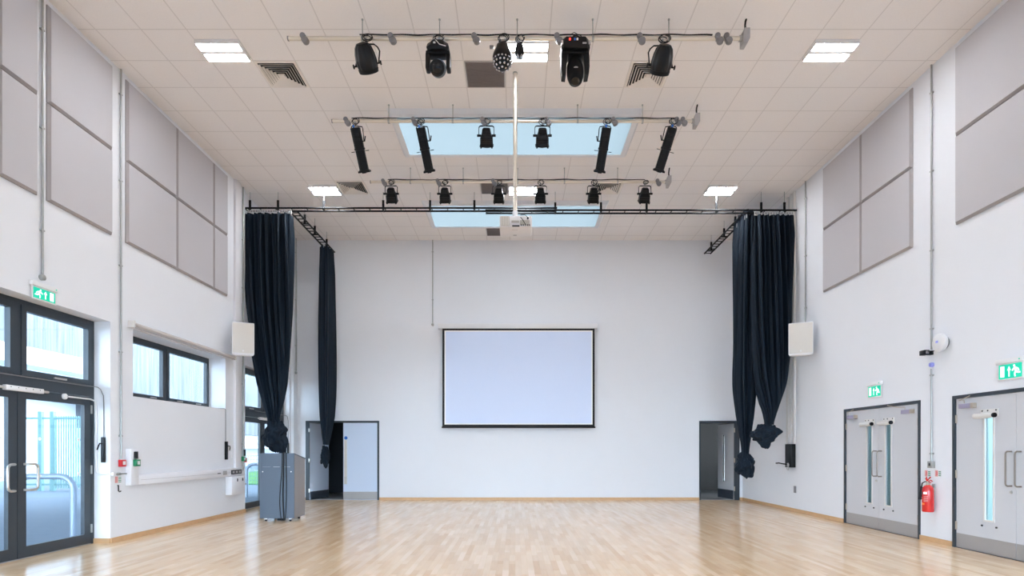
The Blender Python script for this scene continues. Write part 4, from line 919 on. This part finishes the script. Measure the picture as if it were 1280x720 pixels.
# ------------------------------------------------------------------ loudspeakers
def speaker(xc, wdt, side, label):
    Y = 11.25; za, zb = z_at(444, Y), z_at(403, Y); hw = wdt / 2
    t = thing('loudspeaker', (xc, Y, za), label, 'loudspeaker', 'cream wall loudspeakers')
    xf = Matrix.Translation((xc, Y, 0)) @ Matrix.Rotation(math.atan2(-xc, Y) , 4, 'Z')
    def sec(z, i=0, b=0): return [(-hw + i, i, z), (hw - i, i, z), (hw - .06 - i, .27, z + b), (-hw + .06 + i, .27, z + b)]
    MB(None, xf).loft([sec(za, .02, .02), sec(za + .03), sec(zb - .01), sec(zb, .01)]).build('cabinet', 'white', t, smooth=False)
    MB(None, xf).box(-hw + .012, hw - .012, -.012, -.0005, za + .045, zb - .018, bev=.005).build('grille', 'offwhite', t)
    MB(None, xf).cyl((0, -.012, za + .085), (0, -.018, za + .085), .018, seg=14).build('badge', 'white', t)
    wx = XL if side == 'l' else XR; sg = -1 if side == 'l' else 1
    MB().tube([(xc + sg * .05, Y + .2, za + .33), (xc + sg * .14, Y + .28, za + .33), (wx - sg * .001, Y + .28, za + .33)], .02, 10).build('bracket', 'white', t)
    MB().box(min(wx, wx - sg * .012), max(wx, wx - sg * .012), Y + .22, Y + .34, za + .25, za + .41).build('wall_plate', 'white', t, smooth=False)
speaker(x_at(304, 11.25), .40, 'l', 'cream loudspeaker on the wall between the roller blind and the left curtain')
speaker(x_at(1001, 11.25), .44, 'r', 'cream loudspeaker on the wall beside the right curtain')
# ------------------------------------------------------------------ exit signs
def exit_sign(fr, w, h, man_left, label):
    t = thing('exit_sign', tuple(fr(0, 0, 0)), label, 'exit sign', 'green running man exit signs')
    MB(fr).box(-w / 2 - .01, w / 2 + .01, .001, .05, h - .055, h, bev=.004).build('housing', 'lgrey' if 0 else 'white', t)
    MB(fr).box(-w / 2 + .0, w / 2, .014, .026, 0, h - .055, bev=.002).build('blade', 'white', t)
    a, b, c, d = -w / 2 + .02, w / 2 - .02, .018, h - .07
    pn = MB(fr).box(a, b, .026, .029, c, d).build('sign_face', 'green', t, smooth=False)
    H = d - c; m = 1 if man_left else -1
    X = lambda f: m * (f * (b - a) / 2); Z = lambda f: c + H * f
    n0, n1 = .029, .0305
    mb = MB(fr)
    mb.prism([(X(.50), Z(.12)), (X(.85), Z(.12)), (X(.85), Z(.9)), (X(.50), Z(.9))], n0, n1)            # doorway
    mb.prism([(X(.03), Z(.12)), (X(.13), Z(.12)), (X(.13), Z(.58)), (X(.03), Z(.58))], n0, n1)           # arrow shaft
    mb.prism([(X(-.08), Z(.56)), (X(.24), Z(.56)), (X(.08), Z(.86))], n0, n1)                            # arrow head
    def limb(x0, z0, x1, z1, w0):
        dx, dz = X(x1) - X(x0), Z(z1) - Z(z0); L = math.hypot(dx, dz); px, pz = -dz / L * w0, dx / L * w0
        mb.prism([(X(x0) + px, Z(z0) + pz), (X(x1) + px, Z(z1) + pz), (X(x1) - px, Z(z1) - pz), (X(x0) - px, Z(z0) - pz)], n0, n1)
    ww = H * .055
    mb.cyl((X(-.36), n0, Z(.84)), (X(-.36), n1, Z(.84)), H * .085, seg=14)
    limb(-.42, .74, -.52, .42, ww * 1.5); limb(-.42, .70, -.66, .62, ww); limb(-.66, .62, -.76, .46, ww * .9); limb(-.42, .70, -.26, .60, ww); limb(-.26, .60, -.2, .5, ww * .9)
    limb(-.52, .45, -.40, .30, ww * 1.1); limb(-.40, .30, -.44, .08, ww); limb(-.53, .45, -.66, .34, ww * 1.1); limb(-.66, .34, -.88, .34, ww)
    mb.build('pictogram', 'signwhite', pn, smooth=False)
    MB(fr).cyl((w / 2 - .03, .05, h - .03), (w / 2 - .03, .056, h - .03), .008, seg=10).build('indicator', 'green', t)
exit_sign(left_frame(6.91, 3.135), .36, .215, True, 'green exit sign with a running man above the near glazed doors')
yy = yr(1265.5); exit_sign(right_frame(yy, z_at(474.5, yy)), .36, .26, False, 'green exit sign above the near fire doors at the picture edge')
yy = yr(1095); exit_sign(right_frame(yy, z_at(497, yy)), .36, .26, False, 'green exit sign above the far double fire doors')
# ------------------------------------------------------------------ small wall things, right
yy = yr(1181.5); zz = z_at(428.5, yy)
t = thing('wall_sounder', tuple(frR(yy, 0, zz)), 'round white alarm sounder beside the tall conduit', 'alarm')
MB(frR).lathe([(.085, .001), (.085, .05)], (yy, 0, zz), (0, 1, 0), 32).build('base', 'cgrey', t)
MB(frR).lathe([(.118, .045), (.125, .06), (.125, .095), (.11, .105), (.02, .108)], (yy, 0, zz), (0, 1, 0), 40).build('cover', 'white', t)
MB(frR).box(yy - .01, yy + .035, .107, .110, zz + .0, zz + .03).build('badge', 'lilac', t)
yy = yc; zz = z_at(441, yy)
t = thing('wall_camera', tuple(frR(yy, 0, zz)), 'small black camera at the foot of the conduit next to the sounder', 'camera')
MB(frR).box(yy - .02, yy + .05, .001, .10, zz - .03, zz + .03, bev=.005).build('mount', 'black', t)
MB(frR).box(yy - .05, yy + .06, .08, .155, zz - .035, zz + .035, bev=.006).build('camera_body', 'black2', t)
MB(frR).box(yy - .056, yy - .045, .095, .14, zz - .02, zz + .018).build('window', 'facet', t)
MB(frR).tube([(yy - .05, .05, zz - .01), (yy - .10, .06, zz + .01), (yy - .14, .05, zz + .02)], .006, 6).build('cable', 'cable', t)
zz = z_at(456, yy)
tag(MB(frR).lathe([(.034, .001), (.034, .03), (.028, .042), (.01, .044)], (yy, 0, zz), (0, 1, 0), 24).build('sensor_disc', 'lilac'), 'small round lilac disc on the wall under the black camera', 'sensor')
zz = z_at(585, yy)
t = thing('key_switch', tuple(frR(yy, 0, zz)), 'metal switch box at the foot of the short conduit over the extinguisher', 'switch')
MB(frR).box(yy - .05, yy + .05, .001, .045, zz, zz + .095, bev=.004).build('box', 'steel', t)
MB(frR).box(yy - .012, yy + .018, .045, .050, zz + .03, zz + .07).build('rocker', 'mark', t)
for u, lb in ((1160, 'small red and green notice on the far side of the pair above the extinguisher'), (1173, 'small red and green notice on the near side of the pair above the extinguisher')):
    y = yr(u); z = z_at(591.8, y); t = thing('safety_notice', tuple(frR(y, 0, z - .045)), lb, 'notice', 'notices above the extinguisher')
    MB(frR).box(y - .062, y + .062, .0005, .004, z - .048, z + .048).build('plate', 'white', t, smooth=False)
    MB(frR).box(y + .004, y + .058, .004, .0052, z - .044, z + .044).build('red_field', 'pinkish', t, smooth=False)
    MB(frR).box(y + .016, y + .028, .0052, .006, z - .03, z + .03).build('flame_symbol', 'rbox', t, smooth=False)
    mb = MB(frR)
    for k in range(4): mb.box(y - .054, y - .008, .004, .0052, z - .036 + k * .02, z - .026 + k * .02)
    mb.build('text_lines', 'gbox', t, smooth=False)
def extinguisher():
    y = yr(1167.8); s = frR; z0 = .44; t = thing('fire_extinguisher', tuple(frR(y, .09, z0)), 'red fire extinguisher with a black horn hung between the two fire doors', 'fire extinguisher')
    MB(s).lathe([(.066, 0), (.073, .012), (.073, .30), (.066, .345), (.045, .375), (.024, .385), (.022, .41)], (y, .09, z0), (0, 0, 1), 32).build('cylinder', 'red', t)
    MB(s).lathe([(.026, .385), (.026, .41), (.016, .42), (.016, .44)], (y, .09, z0), (0, 0, 1), 16).build('valve', 'beigesteel', t)
    mb = MB(s); mb.tube([(y + .05, .09, z0 + .475), (y + .0, .09, z0 + .44), (y - .055, .09, z0 + .455), (y - .085, .09, z0 + .44)], .008, 8); mb.tube([(y + .035, .09, z0 + .50), (y + .01, .09, z0 + .45), (y - .05, .09, z0 + .50)], .008, 8)
    mb.tube([(y + .035, .09, z0 + .445), (y - .06, .09, z0 + .42)], .007, 8); mb.build('lever', 'red', t)
    hs = MB(s).tube([(y + .015, .09, z0 + .425), (y + .06, .09, z0 + .43), (y + .10, .10, z0 + .405), (y + .115, .10, z0 + .35)], .008, 8).build('hose', 'black', t)
    MB(s).tube([(y + .115, .10, z0 + .36), (y + .12, .10, z0 + .30), (y + .135, .10, z0 + .17)], .02, 16, True, [.014, .022, .034]).build('horn', 'black2', t)
    mb = MB(s)
    def wrap(zlo, zhi, a0, a1, m, name, r=.0738):
        n = 14; q = MB(s); rings = []
        for z in (zlo, zhi):
            rings.append([(y + r * math.sin(a0 + (a1 - a0) * i / n), .09 + r * math.cos(a0 + (a1 - a0) * i / n), z) for i in range(n + 1)])
        V = [[q.bm.verts.new(q.P(p)) for p in rr] for rr in rings]
        for i in range(n): q.bm.faces.new((V[0][i], V[0][i + 1], V[1][i + 1], V[1][i]))
        q.build(name, m, t)
    wrap(z0 + .25, z0 + .29, 0.1, 1.1, 'black2', 'label_band'); wrap(z0 + .255, z0 + .285, -.75, -.15, 'signwhite', 'label_patch')
    wrap(z0 + .10, z0 + .13, -.35, .45, 'orange', 'warning_label')
    for k in range(5): wrap(z0 + .15 + k * .018, z0 + .157 + k * .018, -.9, -.15, 'pinkish', 'label_text', .0736)
    for k in range(2): wrap(z0 + .165 + k * .028, z0 + .182 + k * .028, .2, .75, 'pinkish', 'label_text', .0736)
    mb.bm.free()
    MB(s).box(y - .02, y + .02, .0005, .02, z0 + .2, z0 + .40).build('bracket', 'steel', t, smooth=False)
extinguisher()
# ------------------------------------------------------------------ small wall things, left
fr = frL
# dado trunking
dt = thing('dado_trunking', (XL, 10.1, .80), 'white dado trunking run low along the wall beneath the high window', 'trunking')
MB(fr).box(8.56, 11.82, .001, .085, .80, .955, bev=.008).build('trunking', 'trunk', dt)
MB(fr).box(8.38, 8.56, .001, .085, .80, 1.345, bev=.008).build('riser', 'trunk', dt)
mb = MB(fr); mb.box(8.6, 11.8, .085, .0875, .872, .876); mb.build('cover_joint', 'lgrey', dt, smooth=False)
MB(fr).box(11.33, 11.76, .085, .094, .835, .925, bev=.004).build('socket_plate', 'mark', dt)
for k in range(3): MB(fr).box(11.38 + k * .13, 11.45 + k * .13, .094, .099, .86, .90).build('socket', 'lgrey', dt, smooth=False)
MB(fr).box(11.02, 11.16, .085, .093, .84, .92, bev=.003).build('switch_plate', 'lgrey', dt)
MB(fr).box(10.82, 10.93, .085, .09, .868, .885).build('data_port', 'mark', dt)
# tall white trunking above it
t = thing('riser_trunking', (XL, 11.7, .96), 'tall flat white trunking rising to the ceiling behind the left loudspeaker', 'trunking')
MB(fr).box(11.60, 11.82, .001, .05, .957, ZC - .001, bev=.006).build('trunking', 'trunk', t)
MB(fr).box(11.59, 11.83, .001, .053, 2.9, 2.96).build('coupler', 'trunk', t)
# white box with two locks under the trunking
wb_ = thing('wall_cabinet', (XL, 11.55, .42), 'white wall box with two dark locks under the end of the dado trunking', 'wall box')
MB(fr).box(11.28, 11.83, .001, .13, .43, .795, bev=.006).build('box', 'trunk', wb_)
for s in (11.50, 11.72): MB(fr).box(s - .018, s + .018, .13, .136, .69, .75).build('lock', 'mark', wb_)
def call_point(fr, s, z, m, label, nm_='call_point'):
    t = thing(nm_, tuple(fr(s, 0, z - .05)), label, 'call point')
    MB(fr).box(s - .048, s + .048, .001, .055, z - .05, z + .05, bev=.005).build('box', m, t)
    MB(fr).box(s - .027, s + .027, .055, .058, z - .024, z + .028).build('push_plate', 'white', t, smooth=False)
    return t
yy, zz = wl(150.5, 579); call_point(fr, yy, zz, 'rbox', 'red fire call point at the foot of the conduit by the glazed doors')
frT = FR((XL + .085, 0, 0), (0, 1, 0), (1, 0, 0))
yy, zz = wl(165.5, 578.5); call_point(frT, 8.47, zz, 'gbox', 'green door release box on the riser of the dado trunking')
o = MB(frT).box(8.44, 8.50, .001, .03, 1.20, 1.305, bev=.005).build('card_reader', 'black2'); tag(o, 'small black reader just above the green release box on the trunking', 'card reader')
call_point(fr, yl(303.5) - .02, z_at(573.5, 12.0), 'gbox', 'green door release box at the wall end beside the far glazed doors').name
o = MB(fr).box(11.93, 11.99, .045, .07, z_at(570, 12), z_at(562, 12), bev=.005).build('card_reader', 'black2'); tag(o, 'small black reader above the far green release box', 'card reader')
frE = FR((XL - .0, YR0, 0), (-1, 0, 0), (0, 1, 0))
t = thing('call_point', (XL + .001, 12.075, z_at(576, 12.07)), 'red fire call point at the wall end beside the far glazed doors', 'call point')
MB(fr).box(12.045, 12.098, .001, .055, z_at(578, 12.07), z_at(572.5, 12.07), bev=.004).build('box', 'rbox', t)
MB(fr).box(12.055, 12.09, .055, .058, z_at(577, 12.07), z_at(573.5, 12.07)).build('push_plate', 'white', t)
# notice and hook below the red call point
yy, zz = wl(147.3, 599.5); t = thing('safety_notice', tuple(fr(yy, 0, zz - .05)), 'small red and green notice under the red call point by the glazed doors', 'notice')
MB(fr).box(yy - .07, yy + .07, .0005, .004, zz - .05, zz + .05).build('plate', 'white', t, smooth=False)
MB(fr).box(yy - .066, yy - .004, .004, .0052, zz - .046, zz + .046).build('red_field', 'pinkish', t, smooth=False)
mb = MB(fr)
for k in range(4): mb.box(yy + .004, yy + .064, .004, .0052, zz - .04 + k * .022, zz - .03 + k * .022)
mb.build('text_lines', 'gbox', t, smooth=False)
yy, zz = wl(147, 611); o = MB(fr).tube([(yy, .001, zz + .05), (yy, .012, zz + .05), (yy, .014, zz - .03), (yy, .03, zz - .045), (yy + .01, .045, zz - .03)], .008, 8).build('wall_hook', 'black2'); tag(o, 'small black hook under the notice by the glazed doors', 'hook')
# pipe run between reveal and trunking
yy, zz = wl(147, 592.6)
t = thing('metal_conduit', (XL, 8.2, zz), 'short horizontal metal conduit linking the glazed door reveal to the dado trunking', 'conduit')
MB(fr).cyl((8.073 + .02, .02, zz), (8.378, .02, zz), .011, seg=12).build('pipe', 'steel', t)
MB(fr).box(yy - .025, yy + .025, .001, .036, zz - .02, zz + .02, bev=.004).build('saddle', 'steel', t)
MB(fr).lathe([(.03, .001), (.03, .035), (.02, .04)], (8.11, 0, zz), (0, 1, 0), 18).build('end_box', 'white', t)
# door contact conduit (white) on the reveal
YE = E1[1]
t = thing('white_conduit', (XG + .05, YE - .02, 2.05), 'thin white conduit curving down beside the near glazed doors', 'conduit')
Zc = z_at(490, 7.5)
P = [(XG + .035, 7.55, 2.04), (XG + .035, 7.95, 2.04), (XG + .036, 8.03, 2.025), (XG + .038, YE - .02, 1.97), (XG + .04, YE - .02, 1.9), (XG + .04, YE - .02, 1.10), (XG + .05, YE - .02, 1.01), (XG + .09, YE - .02, .985), (XL - .02, YE - .02, .985)]
MB().tube(P, .011, 10).build('pipe', 'white', t)
MB().lathe([(.04, 0), (.04, .02), (.03, .03)], (XG + .0005, 7.53, 2.04), (1, 0, 0), 20).build('junction_box', 'white', t)
for zc in (1.78, 1.30): MB().box(XG + .02, XG + .06, YE - .022, YE - .001, zc - .012, zc + .012).build('saddle', 'white', t)
def winder(pts, bx, label, axis):
    t = thing('window_winder', bx[:3], label, 'window winder', 'black window winders')
    x, y, z = bx[:3]
    if axis == 'x': q = ((x - .022, x + .022, y - .045, y - .001), (x + .0, y - .05))
    else: q = ((x + .001, x + .05, y - .025, y + .025), (x + .055, y))
    MB().box(*q[0], z, z + .36, bev=.006).build('winder_box', 'black2', t)
    c = q[1]
    dx, dy = (0, -1) if axis == 'x' else (1, 0)
    sx, sy = (-1, 0) if axis == 'x' else (0, -1)
    MB().tube([(c[0], c[1], z + .27), (c[0] + dx * .04, c[1] + dy * .04, z + .27), (c[0] + dx * .05 + sx * .01, c[1] + dy * .05 + sy * .01, z + .24), (c[0] + dx * .05 + sx * .03, c[1] + dy * .05 + sy * .03, z + .18)], .009, 8).build('crank', 'black', t)
    MB().tube(pts, .006, 8).build('cable', 'cgrey', t)
winder([(XG + .028, 5.8, 2.22), (XG + .028, 7.9, 2.22), (XG + .04, 8.02, 2.225), (XG + .06, YE - .012, 2.22), (XG + .10, YE - .012, 2.19), (XG + .14, YE - .012, 2.10), (XG + .145, YE - .012, 1.99), (XG + .145, YE - .012, 1.5)], (XG + .145, YE, 1.15), 'black window winder box and cable on the reveal of the near glazed doors', 'x')
winder([(-6.07, 10.6, 2.155), (-5.98, 11.1, 2.150), (-5.85, 11.22, 2.150), (XL - .01, 11.25, 2.150), (XL + .012, 11.262, 2.13), (XL + .012, 11.265, 1.9), (XL + .012, 11.265, 1.5)], (XL, 11.265, z_at(574.5, 11.26)), 'black window winder box and cable below the end of the high window', 'y')
winder([(XG + .028, 13.0, 2.22), (XG + .03, 14.5, 2.22), (XG + .06, E2[1] - .012, 2.22), (XG + .10, E2[1] - .012, 2.19), (XG + .12, E2[1] - .012, 2.08), (XG + .12, E2[1] - .012, 1.5)], (XG + .12, E2[1], 1.15), 'black window winder box on the reveal of the far glazed doors behind the lectern', 'x')
# maglocks on transoms
def maglock(y0, y1, z, label):
    t = thing('door_magnet', (XG, (y0 + y1) / 2, z), label, 'door lock')
    MB().box(XG + .002, XG + .055, y0, y1, z, z + .06, bev=.006).build('magnet_bar', 'white', t)
    for s in (-1, 1):
        a = y0 if s < 0 else y1; MB().cyl((XG + .03, a - .0, z + .03), (XG + .03, a + s * .09, z + .03), .016, seg=12).build('end_rod', 'chrome', t)
    for k in range(5): MB().cyl((XG + .055, y0 + .06 + k * (y1 - y0 - .12) / 4, z + .04), (XG + .057, y0 + .06 + k * (y1 - y0 - .12) / 4, z + .04), .006, seg=8).build('screw', 'mark', t)
maglock(6.62, 7.15, 2.035, 'white magnetic lock bar across the top of the near glazed doors')
maglock(13.25, 13.8, 2.035, 'white magnetic lock bar across the top of the far glazed doors')
# curved drop under conduit at the wall end, and bolt
o = MB(fr).tube([(11.97, .022, 1.05), (11.965, .03, .95), (11.93, .035, .90), (11.88, .035, .88)], .014, 8).build('conduit_bend', 'steel'); tag(o, 'curved metal pipe end beside the white wall box with locks', 'conduit')
o = MB(fr).tube([(11.84, .02, .61), (12.06, .02, .605)], .008, 8); o.lathe([(.022, 0), (.022, .03)], (12.05, .02, .605), (1, 0, 0), 12); o = o.build('door_restraint', 'cgrey'); tag(o, 'thin metal rod with a black tip low beside the white wall box', 'door holder')
yy, zz = wl(291.5, 568); o = MB(fr).box(11.50, 11.575, .0005, .012, zz - .06, zz + .05, bev=.003).build('blank_plate', 'trunk'); tag(o, 'faint white blank plate right of the black winder box', 'blank plate')
# ------------------------------------------------------------------ lectern
lx0, lx1, ly0, ly1 = -4.735, -4.10, 10.5, 11.05; lz = .06
lt = thing('lectern', ((lx0 + lx1) / 2, (ly0 + ly1) / 2, 0), 'grey lectern on castors with a sloping top standing under the knotted left curtain', 'lectern')
th = .02; zf, zk = 1.25, 1.15
MB().box(lx0, lx1, ly0, ly0 + th, lz, zf - .001).build('front_panel', 'lectern', lt, smooth=False)
for nm_, a in (('side_panel', lx0), ('side_panel', lx1 - th)):
    MB().prism([(ly0 + th + .001, lz), (ly1, lz), (ly1, zk - .002), (ly0 + th + .001, zf - .006)], a, a + th, axis=0).build(nm_, 'lecternside', lt, smooth=False)
MB().box(lx0 + th, lx1 - th, ly0 + th, ly1, lz, lz + th).build('base_panel', 'lecternside', lt, smooth=False)
MB().box(lx0 + th, lx1 - th, ly1 - .10, ly1 - .08, lz + th, zk - .03).build('door', 'lecternside', lt, smooth=False)
MB().prism([(ly0 + .0, zf), (ly1 + .01, zk), (ly1 + .01, zk + .02), (ly0 + .0, zf + .018)], lx0 - .004, lx1 + .004, axis=0).build('top', 'lectern', lt, smooth=False)
mb = MB(); mb.box(lx0 + .25, lx0 + .37, ly0 - .002, ly0, 1.01, 1.018); mb.box(lx0 + .45, lx1 - .07, ly0 - .002, ly0, 1.01, 1.016); mb.box(lx0 + .05, lx0 + .2, ly0 - .0015, ly0, 1.012, 1.015); mb.build('edge_line', 'line', lt, smooth=False)
for sx in (lx0 + .055, lx1 - .055): MB().cyl((sx, ly0 - .006, .925), (sx, ly0, .925), .011, seg=12).build('screw_cap', 'white', lt)
for sx, sy in ((lx0 + .09, ly0 + .06), (lx1 - .09, ly0 + .06), (lx0 + .09, ly1 - .07), (lx1 - .09, ly1 - .07)):
    MB().box(sx - .022, sx + .022, sy - .022, sy + .022, .035, lz).build('castor_fork', 'chrome', lt, smooth=False).name
    MB().cyl((sx - .013, sy, .025), (sx + .013, sy, .025), .025, seg=18).build('castor_wheel', 'black', lt)
MB().box(lx0 + .30, lx0 + .44, ly0 + .05, ly0 + .09, .015, lz).build('cable_clip', 'black', lt)
def cab(pts, r, label):
    o = MB().tube(pts, r, 8).build('lectern_cable', 'cable'); tag(o, label, 'cable', 'black cables over the lectern back')
yF = ly0 - .014
def wob(x, amp, ph, zb):
    out = [(x + .01, ly0 + .10, zf + .012), (x + .005, ly0 + .03, zf + .028), (x, yF + .0, zf + .015)]
    for i in range(1, 15):
        f = i / 14; out.append((x + amp * math.sin(f * 3.2 + ph) * f, yF, zf + .0 - (zf - zb) * f))
    return out
cab(wob(lx0 + .42, -.07, -.3, .03), .006, 'thin black cable swinging furthest out over the back of the lectern')
cab(wob(lx0 + .45, -.03, .1, .03), .011, 'thickest black cable hanging straight down the back of the lectern')
cab(wob(lx0 + .49, .02, .6, .04), .007, 'thin black cable hanging nearest the lectern side edge')
# ------------------------------------------------------------------ outside the glazed wall
MB().box(-60, XO, -14, 90, -.12, -.03).build('ground_paving', 'paving', smooth=False, kind='structure')
tag(MB().box(-16, -8.6, 22, 40, -.03, .02).build('grass_verge', 'grass', kind='stuff'), 'strip of green grass beyond the glazed doors', 'grass')
bd = thing('timber_building', (-22, 30, -.03), 'timber clad building with a pale band facing the glazed wall outside', 'building')
KB = 5 / 3
def far(x0, x1, y0, y1, z0, z1, n, m): MB().box(x0 * KB, x1 * KB, y0 * KB, y1 * KB, CH + (z0 - CH) * KB if z0 > 0 else -.03, CH + (z1 - CH) * KB).build(n, m, bd, smooth=False)
far(-16, -12.0, -6, 17.4, 3.85, 7.5, 'cladding', 'clad'); far(-16, -11.9, -6, 17.4, 3.42, 3.85, 'fascia', 'fascia'); far(-16, -12.6, -6, 17.4, 2.75, 3.42, 'lower_wall', 'bluewall')
far(-16, -12.0, 17.4, 44, 2.0, 7.5, 'cladding', 'clad'); far(-16, -12.3, 17.4, 44, 1.4, 2.0, 'lower_wall', 'fascia'); far(-15.9, -13.5, -6, 44, -.03, 2.75, 'ground_floor_wall', 'fascia')
fn = thing('palisade_fence', (-14.5, 18.8, -.03), 'tall green barred fence and gate seen through the near glazed doors', 'fence')
for x in (-16.8, -15.75, -15.35, -12.9): MB().box(x - .06, x + .06, 18.75, 18.87, -.03, 2.6).build('post', 'fence', fn, smooth=False)
mb = MB()
for k in range(28): mb.box(-15.25 + k * .13 * .63, -15.225 + k * .13 * .63, 18.79, 18.83, .05, 2.45)
mb.build('fence_bars', 'fence', fn, smooth=False)
for z in (.15, 2.35): MB().box(-16.8, -12.9, 18.78, 18.84, z, z + .06).build('fence_rail', 'fence', fn, smooth=False)
def hoop(x0, x1, y, label, zt=.92):
    r = .2; pts = [(x0, y, -.03), (x0, y, zt - r)] + [(x0 + r - r * math.cos(a), y, zt - r + r * math.sin(a)) for a in (.4, .8, 1.2, PI / 2)] + [(x1 - r + r * math.sin(a), y, zt - r + r * math.cos(a)) for a in (0, .4, .8, 1.2)] + [(x1, y, zt - r), (x1, y, -.03)]
    tag(MB().tube(pts, .045, 14).build('door_guard_hoop', 'hoop'), label, 'hoop rail', 'galvanised hoop rails outside')
hoop(-7.68, -6.80, 8.72, 'galvanised hoop rail outside the near glazed doors'); hoop(-7.68, -6.80, 16.2, 'galvanised hoop rail seen through the far glazed doors')
mf = thing('mesh_fence', (-11, 21, -.03), 'low mesh fence standing before the grass outside the far glazed doors', 'fence')
mb = MB()
for k in range(40): mb.box(-13 + k * .1, -12.99 + k * .1, 21, 21.01, 0, 1.1)
for k in range(8): mb.box(-13, -9, 21, 21.01, .05 + k * .15, .065 + k * .15)
mb.build('mesh_panel', 'fence', mf, smooth=False)
for x in (-13, -11, -9): MB().box(x - .03, x + .03, 20.98, 21.04, -.03, 1.2).build('post', 'fence', mf, smooth=False)
# ------------------------------------------------------------------ sky, portals, camera
w = bpy.data.worlds.new('sky'); bpy.context.scene.world = w; w.use_nodes = True; nt = w.node_tree
bg = nt.nodes['Background']; tc = nt.nodes.new('ShaderNodeTexCoord'); sp = nt.nodes.new('ShaderNodeSeparateXYZ'); cr = nt.nodes.new('ShaderNodeValToRGB')
nt.links.new(tc.outputs['Generated'], sp.inputs[0]); nt.links.new(sp.outputs['Z'], cr.inputs[0])
e = cr.color_ramp.elements; e[0].position = 0; e[0].color = (.74, .88, 1, 1); e[1].position = .9; e[1].color = (.112, .147, .177, 1)
e2 = e.new(.33); e2.color = (.121, .157, .186, 1)
e3 = e.new(.2); e3.color = (.45, .54, .60, 1)
# added sky brightness to the right and low behind the camera, for extra daylight
mr = nt.nodes.new('ShaderNodeMapRange'); mr.interpolation_type = 'SMOOTHSTEP'; ng = nt.nodes.new('ShaderNodeMath'); ng.operation = 'MULTIPLY'; ng.inputs[1].default_value = -1; nt.links.new(sp.outputs['Y'], ng.inputs[0]); lowz = nt.nodes.new('ShaderNodeMapRange'); lowz.inputs[1].default_value = .30; lowz.inputs[2].default_value = .40; lowz.inputs[3].default_value = 1.0; lowz.inputs[4].default_value = 0; nt.links.new(sp.outputs['Z'], lowz.inputs[0]); ngz = nt.nodes.new('ShaderNodeMath'); ngz.operation = 'MULTIPLY'; nt.links.new(ng.outputs[0], ngz.inputs[0]); nt.links.new(lowz.outputs[0], ngz.inputs[1]); mxy = nt.nodes.new('ShaderNodeMath'); mxy.operation = 'MAXIMUM'; nt.links.new(sp.outputs['X'], mxy.inputs[0]); nt.links.new(ngz.outputs[0], mxy.inputs[1]); nt.links.new(mxy.outputs[0], mr.inputs[0])
mr.inputs[1].default_value = .25; mr.inputs[2].default_value = .8; mr.inputs[3].default_value = 0; mr.inputs[4].default_value = 2.6
ad = nt.nodes.new('ShaderNodeMix'); ad.data_type = 'RGBA'; ad.blend_type = 'ADD'; ad.inputs[0].default_value = 1; ad.clamp_result = False
cm = nt.nodes.new('ShaderNodeCombineColor'); 
for k, f in enumerate((.74, .87, 1.0)):
    m_ = nt.nodes.new('ShaderNodeMath'); m_.operation = 'MULTIPLY'; nt.links.new(mr.outputs[0], m_.inputs[0]); m_.inputs[1].default_value = f; nt.links.new(m_.outputs[0], cm.inputs[k])
nt.links.new(cr.outputs[0], ad.inputs[6]); nt.links.new(cm.outputs[0], ad.inputs[7])
nt.links.new(ad.outputs[2], bg.inputs['Color']); bg.inputs['Strength'].default_value = 3.8
def portal(loc, rot, sx, sy):
    l = bpy.data.lights.new('daylight_portal', 'AREA'); l.shape = 'RECTANGLE'; l.size = sx; l.size_y = sy; l.cycles.is_portal = True
    o = bpy.data.objects.new('daylight_portal', l); C.objects.link(o); o.location = loc; o.rotation_euler = rot
portal((0, YF - .17, (FW[2] + FW[3]) / 2), (PI / 2, 0, PI), FW[1] - FW[0], FW[3] - FW[2])
for s in SK + SKB: portal(((s[0] + s[1]) / 2, (s[2] + s[3]) / 2, ZC + .05), (0, 0, 0), s[1] - s[0], s[3] - s[2])
for e_ in (E_ADDED, E1, E2, W1): portal((XO - .02, (e_[0] + e_[1]) / 2, (e_[2] + e_[3]) / 2), (0, -PI / 2, 0), e_[3] - e_[2], e_[1] - e_[0])
cam = bpy.data.cameras.new('camera'); co = bpy.data.objects.new('camera', cam); C.objects.link(co)
co.location = (0, 0, CH); co.rotation_euler = (PI / 2, 0, 0)
cam.sensor_width = 36; cam.lens = 36 * F / 1280; cam.shift_x = -(VX - 640) / 1280; cam.shift_y = (VY - 360) / 1280; cam.clip_end = 200
s = bpy.context.scene; s.camera = co
s.view_settings.view_transform = 'Standard'; s.view_settings.look = 'None'; s.view_settings.exposure = .52; s.view_settings.gamma = 1; s.view_settings.use_curve_mapping = False
s.cycles.max_bounces = 10; s.cycles.diffuse_bounces = 6; s.cycles.transparent_max_bounces = 16; s.cycles.use_denoising = True
